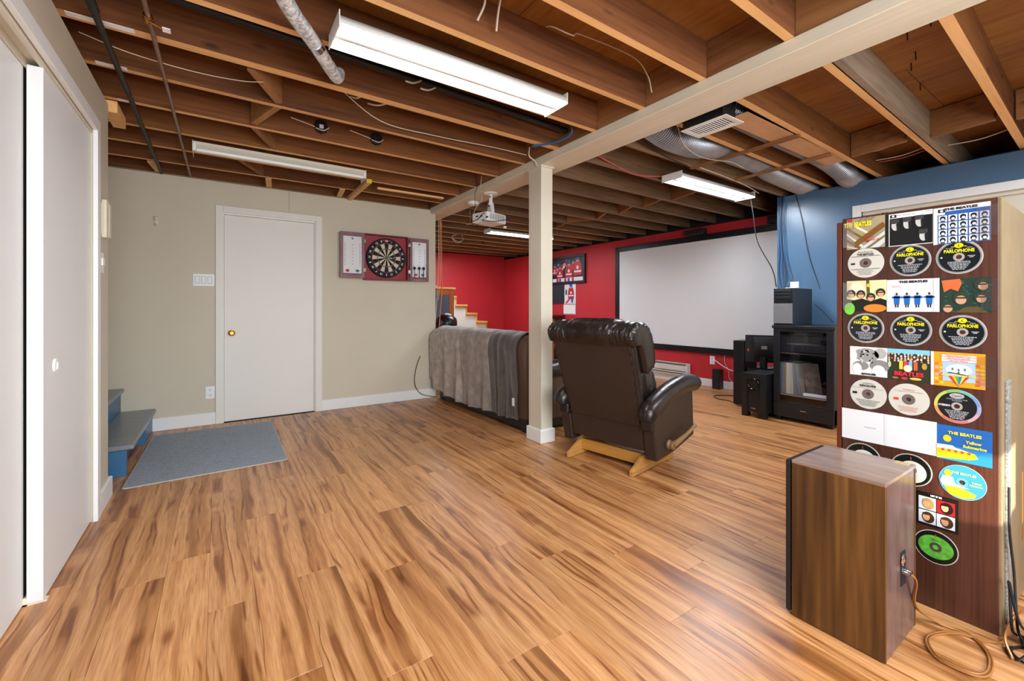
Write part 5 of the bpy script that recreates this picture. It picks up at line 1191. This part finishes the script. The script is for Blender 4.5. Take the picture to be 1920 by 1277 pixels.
MB().box(CX+.06, CX+.13, KY0-.010, KY0-.005, .02, .85).build('led_strip', mat('led_strip_tape', '8a8a86', .4, var=(90, .6)), label='cable strip taped down the back of the brown cabinet', cat='strip')

R_ = (0, -1, 0); U_ = (0, 0, 1)
def FP(y, z, k): return (CX-.0004-.00035*k, y, z)
def fpoly(mb, pts, k, mi=0): return mb.poly([FP(y, z, k) for y, z in pts], mi)
def frect(mb, y0, y1, z0, z1, k, mi=0): return fpoly(mb, [(y0, z0), (y1, z0), (y1, z1), (y0, z1)], k, mi)
def fell(mb, y, z, ry, rz, k, mi=0, n=16, a0=0, a1=2*PI):
    pts = [(y+ry*math.cos(a0+(a1-a0)*i/n), z+rz*math.sin(a0+(a1-a0)*i/n)) for i in range(n+(0 if abs(a1-a0-2*PI) < 1e-6 else 1))]
    return fpoly(mb, pts, k, mi)
PC = {}
def pcol(c_, rough=.35):
    if c_ not in PC: PC[c_] = mat('print_'+c_, c_, rough)
    return PC[c_]
def cover(y0, y1, z0, z1, base, label):
    c_ = thing('record_cover', (CX, (y0+y1)/2, z0), label, 'record cover')
    MB().box(CX-.0009, CX-.0001, y0, y1, z0, z1).build('card', pcol(base), c_)
    return c_
class Art:
    def __init__(s, parent, y0, y1, z0, z1): s.p = parent; s.mb = MB(); s.c = []; s.y1 = y1; s.w = y1-y0; s.z0 = z0; s.h = z1-z0
    def mi(s, c_):
        if c_ not in s.c: s.c.append(c_)
        return s.c.index(c_)
    def Y(s, u): return s.y1-u*s.w
    def Z(s, v): return s.z0+v*s.h
    def rect(s, u0, u1, v0, v1, c_, k=3): frect(s.mb, s.Y(u1), s.Y(u0), s.Z(v0), s.Z(v1), k, s.mi(c_))
    def poly(s, pts, c_, k=3): fpoly(s.mb, [(s.Y(u), s.Z(v)) for u, v in pts], k, s.mi(c_))
    def ell(s, u, v, ru, rv, c_, k=3, a0=0, a1=2*PI): fell(s.mb, s.Y(u), s.Z(v), ru*s.w, rv*s.h, k, s.mi(c_), a0=a0, a1=a1)
    def txt(s, str_, u, v, size, c_, k=9, sx=1, bold=0): text(str_, size*s.h, pcol(c_), s.p, FP(s.Y(u), s.Z(v), k), R_, U_, extrude=.00003, sx=sx, bold=bold)
    def done(s):
        if s.mb.f: s.mb.build('printed_picture', [pcol(c_) for c_ in s.c], s.p)
def head(a, u, v, r, hair, skin, k=5, lean=0):
    a.ell(u, v, r*1.05, r*1.2, hair, k); a.ell(u+lean, v-r*.35, r*.72, r*.85, skin, k+1); a.poly([(u-r*.95, v+r*.2), (u+r*.95, v+r*.2), (u+r*.8, v-.1*r), (u-r*.8, v-.1*r)], hair, k+2)

# row 1
c_ = cover(.594, .719, 1.341, 1.466, 'a89878', 'brown and cream striped record cover with yellow lettering, top left of the cabinet side')
a = Art(c_, .594, .719, 1.341, 1.466)
for k in range(5): a.poly([(.0, .95-.2*k), (.0, .88-.2*k), (.55-.1*k+.1, .38-.2*k if .38-.2*k > 0 else 0), (.62-.1*k+.1, .42-.2*k if .42-.2*k > 0 else 0)], ['e8dcc4', '7a5a2c', 'f0e8dc', '6a4a20', 'd8c8a8'][k], 3+k)
a.poly([(.15, .18), (.95, .78), (1, .70), (1, .62), (.25, .05)], '7a5220', 9); a.poly([(.35, .0), (1, .5), (1, .15), (.85, 0)], 'c8d4d4', 10); a.poly([(.5, 0), (1, .38), (1, .30), (.62, 0)], '8a6a40', 11)
for k in range(3): a.poly([(.4+.15*k, 1), (.48+.15*k, 1), (.2+.15*k, .75), (.14+.15*k, .75)], '8a7a60', 9)
a.rect(.02, .16, .9, .99, 'c01c30', 12); a.txt('THE BEATLES', .30, .79, .20, 'f2e61e', 13, .62, .0012); a.txt('PLEASE', .60, .34, .085, 'd8203a', 13); a.txt('PLEASE ME', .70, .25, .085, 'd8203a', 13); a.done()
c_ = cover(.457, .592, 1.338, 1.463, 'f0f0ec', 'black record cover with four pale half-lit faces, middle of the top row')
a = Art(c_, .457, .592, 1.338, 1.463)
a.rect(0, .07, 0, 1, '14181a', 3); a.rect(.09, 1, .02, .86, '101214', 3); a.rect(.1, .24, .88, .97, '101214', 3); a.ell(.17, .925, .03, .03, 'f0f0ec', 4)
for (u, v) in ((.22, .64), (.48, .66), (.74, .68), (.82, .25)): a.ell(u, v, .095, .17, 'b8b8b4', 4, PI*.5, PI*1.5+.0) if False else a.ell(u, v, .09, .16, 'c4c4c0', 4); a.poly([(u-.1, v+.19), (u+.08, v+.19), (u+.09, v+.08), (u-.02, v+.05), (u-.1, v+.06)], '3a3a3c', 5); a.poly([(u+.02, v+.05), (u+.1, v+.1), (u+.1, v-.18), (u+.03, v-.14)], '181a1c', 6)
a.txt('WITH THE BEATLES', .44, .93, .05, '101214', 8); a.txt('STEREO', .92, .96, .045, '101214', 8); a.done()
c_ = cover(.313, .455, 1.330, 1.462, 'eceef0', 'blue record cover with a grid of twenty small heads, right of the top row')
a = Art(c_, .313, .455, 1.330, 1.462)
a.rect(.08, 1, 0, .80, '2458a4', 3); a.rect(.22, 1, .80, .88, '2458a4', 3); a.rect(.09, .22, .86, .95, '14181a', 4); a.ell(.155, .905, .03, .03, 'eceef0', 5)
for i in range(5):
    for j in range(4):
        u = .175+i*.182; v = .105+j*.195; a.rect(u-.078, u+.078, v-.085, v+.085, 'e4e6ea', 4)
        a.ell(u, v+.005, .055, .066, '16181c', 5); a.ell(u+.004*((i+j) % 3), v-.02, .032, .035, 'dcdcdc', 6); a.poly([(u-.05, v-.084), (u+.05, v-.084), (u+.03, v-.055), (u-.03, v-.055)], '2a2c30', 6)
a.txt('THE BEATLES', .50, .93, .085, '14181a', 8, 1.25, .0006); a.done()
# row 3
c_ = cover(.589, .726, 1.087, 1.211, 'e8dca8', 'pale yellow record cover with four people, left of the second cover row')
a = Art(c_, .589, .719, 1.087, 1.211)
a.poly([(.5, 1), (.58, 1), (.6, .5), (.52, .5)], '5a5a2c', 3); a.ell(.56, .84, .05, .06, 'e8c030', 4); a.ell(.25, .75, .2, .15, 'f4eccc', 3)
a.poly([(0, .0), (1, 0), (1, .35), (.85, .42), (.6, .32), (.4, .42), (.2, .36), (0, .40)], '15160f', 5)
for (u, v) in ((.12, .58), (.37, .56), (.62, .46), (.86, .60)): head(a, u, v, .11, '2c2a18', 'd8a884', 6)
a.ell(.08, .08, .14, .2, '74d03c', 10); a.ell(.72, .10, .28, .13, 'e8842c', 10); a.rect(-.055, 0, 0, 1, '1a201c', 3); a.done()
c_ = cover(.439, .588, 1.086, 1.209, 'e2e4ec', 'white record cover with four blue-coated figures, middle of the second cover row')
a = Art(c_, .439, .588, 1.086, 1.209)
for u in (.20, .40, .60, .82):
    a.poly([(u-.05, .22), (u+.05, .22), (u+.065, .50), (u-.065, .50)], '1c66b4', 4); a.rect(u-.035, u-.01, .13, .23, '16202c', 4); a.rect(u+.01, u+.035, .13, .23, '16202c', 4); a.ell(u, .55, .022, .04, '3a3030', 5)
    a.rect(u-.10, u+.10, .42, .47, '1c66b4', 4)
a.txt('THE BEATLES', .52, .92, .09, '14181a', 8, 1.25, .0006); a.rect(.89, .90, 0, 1, 'b8bac4', 4); a.rect(.1, .25, .8, .81, 'c86a74', 4); a.rect(.1, .28, .76, .77, 'c86a74', 4); a.done()
c_ = cover(.310, .437, 1.084, 1.205, '203830', 'dark green record cover with four faces and an orange patch, second cover row')
a = Art(c_, .310, .437, 1.084, 1.205)
for k in range(40): a.ell(random.random()*.96+.02, random.random()*.96+.02, .03, .02, random.choice(['2c4c3c', '18281f', '34584a', '4a5c38']), 3)
a.poly([(.03, .95), (.4, .98), (.44, .85), (.36, .62), (.22, .7), (.08, .60)], 'e2683a', 5)
for (u, v, r, l) in ((.80, .80, .13, .04), (.42, .42, .15, .0), (.80, .44, .13, .01), (.14, .16, .13, .02)): head(a, u, v, r, '2e3a30', 'c89878', 6, l)
a.poly([(.3, 0), (.5, .16), (.75, .18), (.95, 0)], '5a4c30', 8); a.done()
# row 5
c_ = cover(.587, .708, .827, .943, 'e6e6e2', 'small black-and-white line-drawn record cover, left of the third cover row')
a = Art(c_, .587, .708, .827, .943)
a.ell(.45, .72, .34, .24, '9a9a98', 3); a.ell(.82, .80, .16, .18, 'b0b0ac', 3); a.ell(.3, .34, .22, .16, '8a8a88', 3); a.ell(.8, .38, .26, .2, '8a8a88', 3); a.ell(.2, .22, .13, .2, 'eeeeea', 4); a.ell(.78, .2, .17, .2, 'eeeeea', 4); a.ell(.1, .68, .1, .2, 'eeeeea', 4)
for k in range(22): a.ell(random.uniform(.3, .65), random.uniform(.45, .95), .025, .03, random.choice(['1c1c1c', '4a4a4a', 'dcdcd8']), 5)
a.txt('REVOLVER', .52, .06, .085, '141414', 8, 1, .0006); a.done()
c_ = cover(.464, .587, .823, .943, '2a3422', 'small crowded multicoloured record cover with red lettering, middle of the third cover row')
a = Art(c_, .464, .587, .823, .943)
a.rect(0, 1, .86, 1, '7cc8e8', 3)
for j in range(4):
    for i in range(13): a.ell(.04+i*.077+random.uniform(-.01, .01), .84-j*.07, .026, .035, random.choice(['d8a888', 'e8d8c8', '3a2a22', 'a86a4a', 'c8c0b8']), 4+j)
for (u, cc) in ((.34, 'e8d030'), (.45, 'e03c6c'), (.56, '80b4dc'), (.68, 'e05c30')): a.rect(u-.045, u+.045, .36, .62, cc, 9); a.ell(u, .66, .025, .035, 'd8a888', 10)
a.ell(.50, .40, .10, .11, 'ece0c0', 11); a.ell(.06, .5, .04, .1, 'c8c8a8', 9); a.ell(.88, .5, .06, .1, 'b89850', 9)
a.txt('BEATLES', .52, .22, .17, 'd8283c', 12, 1.1, .001); a.ell(.42, .08, .08, .04, 'c83040', 9); a.ell(.68, .09, .14, .04, 'd8c850', 9); a.ell(.2, .08, .08, .03, 'c86030', 9); a.done()
c_ = cover(.325, .462, .820, .942, 'e8a020', 'orange record cover with rainbow fan in its pale blue centre')
a = Art(c_, .325, .454, .820, .942)
a.rect(-.06, 0, 0, 1, 'ece8e0', 3)
for j in range(6):
    for u in (.06, .16, .86, .95): a.ell(u, .1+j*.11, .045, .035, random.choice(['f0d040', 'e87030', 'e8a0c0', 'f4b840']), 4)
a.rect(.18, .82, .16, .72, 'a8c4dc', 5); a.ell(.5, .5, .26, .16, 'e4ecf0', 6)
for (u, v) in ((.38, .52), (.5, .50), (.62, .52), (.5, .42)): a.ell(u, v, .022, .04, '5a6a7c', 7)
a.poly([(.28, .40), (.5, .37), (.74, .33), (.74, .36), (.5, .40), (.30, .43)], '1a2c44', 8)
for k, cc in enumerate(['d82c2c', 'f0b020', '4caa48', '3c70c0', 'f0d030', 'd82c2c']): a.poly([(.5, .02), (.30+k*.068, .31), (.368+k*.068, .31)], cc, 8+k*.2)
a.txt('MAGICAL MYSTERY TOUR', .5, .33, .062, 'f0d848', 11, 1, .0005)
for (s, v) in (('Magical Mystery Tour', .90), ('The Fool on the Hill', .83), ('I Am the Walrus', .76)): a.rect(.16, .84, v-.028, v+.028, 'f8d8dc', 6); a.txt(s, .5, v, .058, 'c02850', 11)
a.done()
# white double card and blue/yellow card
c_ = cover(.446, .736, .561, .684, 'e8e8ea', 'wide plain white double record cover with a centre fold below the silver discs')
a = Art(c_, .446, .736, .561, .684)
a.rect(.48, .483, 0, 1, 'b8b8bc', 3); a.rect(.50, .502, 0, 1, 'c8c8cc', 3); a.txt('The BEATLES', .33, .48, .055, '9a9a9e', 8); a.done()
c_ = cover(.309, .446, .558, .680, '2466b4', 'small blue record cover with yellow shape and yellow lettering beside the white double cover')
a = Art(c_, .309, .446, .558, .680)
a.rect(0, 1, 0, .42, '2c88cc', 3); a.poly([(0, .30), (.12, .40), (.4, .38), (.7, .30), (.76, .18), (.6, .10), (0, .02)], 'f0d020', 5); a.poly([(.0, .42), (.3, .44), (.36, .38), (.6, .32), (.3, .32), (0, .30)], 'f0e8ec', 6)
a.ell(.2, .62, .08, .1, 'f0d020', 6)
for k in range(5): a.ell(.12+.12*k, .28, .03, .035, 'd05050', 7)
a.txt('THE BEATLES', .52, .80, .115, 'f0e040', 9, 1, .0006); a.txt('Yellow', .68, .60, .11, 'f0e040', 9, 1, .0006); a.txt('Submarine', .70, .47, .11, 'f0e040', 9, 1, .0006); a.done()
c_ = cover(.390, .505, .298, .420, '121212', 'small black record cover with four portraits in a square grid above the green disc')
a = Art(c_, .390, .505, .298, .420)
for (u, v, bg, hr) in ((.29, .68, 'c8d4dc', 'a88a50'), (.72, .68, 'a01c20', '1c1410'), (.29, .27, 'c8d0d8', '3c2a1c'), (.72, .27, 'dce0e8', '40301c')):
    a.rect(u-.205, u+.205, v-.19, v+.19, bg, 4); a.ell(u+.02, v-.01, .15, .17, hr, 5); a.ell(u-.02, v, .085, .115, 'cc9878', 6); a.poly([(u-.1, v+.05), (u-.1, v+.12), (u+.08, v+.14), (u+.06, v+.06)], hr, 7)
a.txt('LET IT BE', .5, .94, .06, 'f0f0f0', 8, 1, .0005); a.done()

# discs
def disc(y, z, label, kind, r=.0595):
    d = thing('compact_disc', (CX, y, z-r), label, 'disc', 'discs taped on the cabinet side')
    def ring(r0, r1, k, m_, nm, n=48):
        mb = MB()
        for i in range(n):
            q0, q1 = 2*PI*i/n, 2*PI*(i+1)/n
            mb.poly([FP(y+r0*math.cos(q0), z+r0*math.sin(q0), k), FP(y+r1*math.cos(q0), z+r1*math.sin(q0), k), FP(y+r1*math.cos(q1), z+r1*math.sin(q1), k), FP(y+r0*math.cos(q1), z+r0*math.sin(q1), k)])
        return mb.build(nm, m_, d)
    mb = MB(); mb.lathe([(.0078, -.0013), (r, -.0013), (r, -.0001), (.0078, -.0001)], (CX, y, z), 'X', 48); mb.build('disc_body', pcol('c8c6c2', .2), d)
    def T(s, dy, dz, size, c2, bold=0, sx=1): text(s, size, pcol(c2), d, FP(y-dy, z+dz, 7), R_, U_, extrude=.00003, bold=bold, sx=sx)
    def fine_lines(rows, c2, zz=-.018, wd=.07):
        mb = MB()
        for i in range(rows):
            w_ = wd*(1-.09*i)*random.uniform(.8, 1)/2; x_ = -w_
            while x_ < w_:
                l = random.uniform(.003, .009); frect(mb, y-min(x_+l, w_), y-x_, z+zz-i*.0052, z+zz-i*.0052+.0022, 7); x_ += l+.0016
        mb.build('track_list', pcol(c2), d)
    if kind == 'black':
        ring(.0145, .0525, 4, pcol('10161c', .3), 'printed_label'); ring(.0535, .0545, 5, pcol('10161c'), 'rim_line'); ring(.0565, .0572, 5, pcol('10161c'), 'rim_line'); ring(.0078, .0145, 4, pcol('a8a29c', .25), 'hub')
        mb = MB(); fell(mb, y, z+.0408, .0115, .0088, 6); frect(mb, y-.0195, y+.0195, z+.0365, z+.0378, 6); mb.build('yellow_emblem', pcol('f0e418'), d)
        T('PARLOPHONE', 0, .0215, .0158, 'f0e418', .0005, .76); T('33\u2153 R.P.M.', -.024, .0318, .0042, 'd8dce0'); T('STEREO', .026, .0318, .0042, 'd8dce0'); text('\u00a3', .013, pcol('10161c'), d, FP(y, z+.0408, 8), R_, U_, extrude=.00003)
        fine_lines(6, 'c8ccd2'); mb = MB(); frect(mb, y+.042, y+.047, z-.002, z+.003, 7); frect(mb, y-.040, y-.022, z+.0015, z+.003, 7); frect(mb, y-.036, y-.026, z-.003, z-.0012, 7); mb.build('small_print', pcol('d8dce0'), d)
    elif kind in ('silver', 'revolver', 'redprint'):
        ring(.0195, r-.001, 3, pcol('cfccc2', .22), 'printed_label'); ring(.0078, .0195, 4, pcol('6c625c', .25), 'hub')
        if kind == 'silver':
            T('Please Please Me', 0, .044, .0072, '141414'); T('THE BEATLES', 0, .034, .0115, '141414', .0004, .8)
            mb = MB(); frect(mb, y-.047, y+.047, z+.0265, z+.028, 7); frect(mb, y-.047, y+.047, z-.0255, z-.024, 7); frect(mb, y+.034, y+.048, z-.005, z+.002, 7); mb.build('rules_and_emblem', pcol('20262c'), d); fine_lines(4, '8a8884', -.032, .06)
        elif kind == 'revolver':
            T('THE BEATLES', 0, .042, .0062, '242424'); T('REVOLVER', 0, .032, .0125, '141414', .0004, .9); mb = MB(); frect(mb, y+.035, y+.05, z-.003, z+.006, 7); frect(mb, y-.052, y+.052, z+.0225, z+.0232, 7); mb.build('rules_and_emblem', pcol('20242a'), d); fine_lines(5, '6a6a66', -.026, .08)
        else:
            T('THE BEATLES', 0, .036, .0062, 'c85040'); T("SGT. PEPPER'S LONELY HEARTS CLUB BAND", 0, .029, .0042, 'c85040'); mb = MB(); frect(mb, y+.028, y+.043, z-.006, z+.003, 7); mb.build('red_emblem', pcol('dc4030'), d); fine_lines(4, 'd89080', -.03, .07)
    elif kind == 'rainbow':
        n = 48; mb = MB(); cs = ['e86a50', 'e8925a', 'e8c850', 'b8cc48', '7cb850', '6cb0b0', '6c94d0', '9c9cc8', 'd0a0b0', 'e07070']
        for i in range(n):
            q0, q1 = 2*PI*i/n, 2*PI*(i+1)/n; mi = int(((i/n)+.28) % 1*10) % 10
            mb.poly([FP(y-.0505*math.cos(q0), z+.0505*math.sin(q0), 4), FP(y-.0585*math.cos(q0), z+.0585*math.sin(q0), 4), FP(y-.0585*math.cos(q1), z+.0585*math.sin(q1), 4), FP(y-.0505*math.cos(q1), z+.0505*math.sin(q1), 4)], 9-mi)
        mb.build('rainbow_rim', [pcol(q) for q in cs], d)
        ring(.0145, .0495, 4, pcol('16181c', .3), 'printed_label'); ring(.0078, .0145, 4, pcol('a8a29c', .25), 'hub')
        mb = MB(); fell(mb, y, z+.037, .019, .0095, 6); mb.build('silver_emblem', pcol('b4b4b8'), d); text('Capitol', .0085, pcol('3a3a40'), d, FP(y, z+.037, 8), R_, U_, extrude=.00003)
        T('STEREO', -.032, .0, .0085, 'f0f0f0', .0003, 1.05); T('MAGICAL MYSTERY TOUR', 0, .0245, .0045, 'd8dce0'); T('THE BEATLES', 0, .019, .0045, 'd8dce0'); fine_lines(6, 'c8ccd2')
    elif kind == 'sub':
        ring(.0078, r-.0008, 3, pcol('3c92d4', .25), 'printed_label'); ring(.0078, .016, 4, pcol('5a9cc8', .25), 'hub')
        mb = MB(); mb2 = [('f0d020')]; fpoly(mb, [(y+.034, z-.048), (y+.046, z-.025), (y+.02, z-.018), (y-.012, z-.024), (y-.035, z-.034), (y-.03, z-.046), (y, z-.056)], 5); fell(mb, y+.036, z+.024, .010, .011, 5); mb.build('yellow_shape', pcol('f0d020'), d)
        mb = MB(); fpoly(mb, [(y+.056, z-.008), (y+.05, z+.012), (y+.024, z+.012), (y+.016, z-.01), (y-.02, z-.018), (y+.03, z-.02), (y+.05, z-.022)], 6); mb.build('pale_band', pcol('ece4e8'), d)
        T('THE BEATLES', .004, .030, .0105, 'f0e040', .0002); T('Yellow', .035, .006, .0085, 'f0e040', .0002); T('Submarine', .034, -.003, .0075, 'f0e040', .0002)
    elif kind == 'green':
        ring(.0145, .057, 4, pcol('121412', .3), 'printed_label'); mb = MB(); fell(mb, y, z, .0475, .041, 5, n=28); mb.build('green_shape', mat('apple_green_print', '58a83c', .35, var=(60, .35)), d); ring(.0078, .0165, 6, pcol('4c4038', .25), 'hub')
        mb = MB(); frect(mb, y-.001, y+.001, z+.035, z+.046, 7); mb.build('red_mark', pcol('c83828'), d); T('LET IT BE', 0, .025, .005, '18301a')
    elif kind == 'applewhite':
        ring(.0145, .057, 4, pcol('141816', .3), 'printed_label'); ring(.0555, .0562, 5, pcol('9a9c70'), 'rim_line'); mb = MB(); fell(mb, y-.004, z-.006, .040, .040, 5, n=28); mb.build('pale_shape', pcol('d8dcd4'), d); ring(.0078, .0165, 6, pcol('6c625c', .25), 'hub')
        mb = MB(); frect(mb, y-.001, y+.001, z+.036, z+.048, 7); mb.build('red_mark', pcol('d84838'), d)
disc(.656, 1.282, 'silver disc reading THE BEATLES in black, left of the top disc row', 'silver')
disc(.520, 1.280, 'black disc with yellow PARLOPHONE, middle of the top disc row', 'black')
disc(.389, 1.280, 'black disc with yellow PARLOPHONE, right of the top disc row', 'black')
disc(.656, 1.019, 'black disc with yellow PARLOPHONE, left of the second disc row', 'black')
disc(.518, 1.017, 'black disc with yellow PARLOPHONE, middle of the second disc row', 'black')
disc(.380, 1.015, 'black disc with yellow PARLOPHONE, right of the second disc row', 'black')
disc(.648, .754, 'silver disc reading REVOLVER, left of the third disc row', 'revolver')
disc(.524, .754, 'silver disc with red printing and red emblem, middle of the third disc row', 'redprint')
disc(.394, .752, 'black disc with rainbow rim reading STEREO, right of the third disc row', 'rainbow')
disc(.665, .492, 'black disc half hidden behind the walnut speaker, left of the fourth disc row', 'applewhite')
disc(.517, .490, 'black disc with pale round print above the speaker top', 'applewhite')
disc(.381, .487, 'blue and yellow disc below the blue and yellow cover', 'sub')
disc(.449, .229, 'black disc with bright green print at the bottom', 'green')
# clear tape strips around the cards
tp, N_, L_2, b_ = newmat('clear_tape'); tr = N_.new('ShaderNodeBsdfTransparent'); gls = N_.new('ShaderNodeBsdfGlossy'); gls.inputs['Roughness'].default_value = .25; ms = N_.new('ShaderNodeMixShader'); ms.inputs[0].default_value = .16
L_2.new(tr.outputs[0], ms.inputs[1]); L_2.new(gls.outputs[0], ms.inputs[2]); L_2.new(ms.outputs[0], N_['Material Output'].inputs['Surface'])
for (ya_, yb_, za_, zb_, lb) in ((.296, .345, 1.345, 1.45, 'clear tape strip at the right edge of the top row of covers'), (.69, .731, 1.35, 1.45, 'clear tape strip at the left edge of the top row of covers'),
                             (.297, .335, 1.09, 1.20, 'clear tape strip at the right edge of the second cover row'), (.70, .731, 1.095, 1.205, 'clear tape strip at the left edge of the second cover row'),
                             (.30, .345, .83, .935, 'clear tape strip at the right edge of the third cover row')):
    MB().box(CX-.0062, CX-.0059, ya_, yb_, za_, zb_).build('clear_tape', tp, label=lb, cat='tape')

# clutter at the right edge
MB().box(2.68, 3.2, -.35, .285, .0, .82).build('dark_shelf_unit', M['mahog'], label='dark brown shelf unit at the right picture edge behind the cabinet', cat='shelf', bevel=.004)
t = thing('power_adapter', (2.19, .16, 0), 'white plug-in power block on the floor at the lower right corner', 'adapter')
MB().box(2.13, 2.22, .17, .235, .001, .11).build('adapter_body', M['plastic_w'], t, bevel=.012, seg=3)
MB().lathe([(0, -.014), (.012, -.012), (.014, 0)], (2.16, .17, .07), 'Y', 12).build('round_plug', M['wire_b'], t, smooth=True)
for k, (pp_, m_, lb) in enumerate([
    ([(2.13, .20, .06), (2.10, .24, .10), (2.14, .268, .20), (2.18, .272, .16), (2.16, .265, .05), (2.20, .26, .012)], 'wire_b', 'black cable arching up against the cabinet foot, tallest loop'),
    ([(2.12, .21, .04), (2.06, .24, .006), (2.10, .27, .006), (2.16, .24, .006), (2.22, .26, .03), (2.24, .27, .2), (2.20, .275, .35), (2.19, .275, .5)], 'wire_b', 'black cable rising along the back of the cabinet'),
    ([(2.05, .25, .006), (2.12, .275, .03), (2.2, .265, .07), (2.3, .26, .05)], 'wire_cu', 'brown cord tangled with the black cables at the cabinet foot'),
    ([(2.22, .25, .006), (2.12, .20, .02), (2.06, .22, .006), (2.10, .26, .006), (2.18, .23, .006)], 'wire_b', 'black cable coiled flat on the floor at the cabinet foot')]):
    wire('tangled_cable', pp_, .004, m_, lb)
MB().prism([(2.232, .25, .32), (2.241, .25, .32), (2.240, .25, .55), (2.234, .25, .55)], (0, .002, 0)).build('orange_tag', mat('orange_plastic', '8a5a20', .4), label='orange and white dangling strip beside the back of the cabinet', cat='strip')
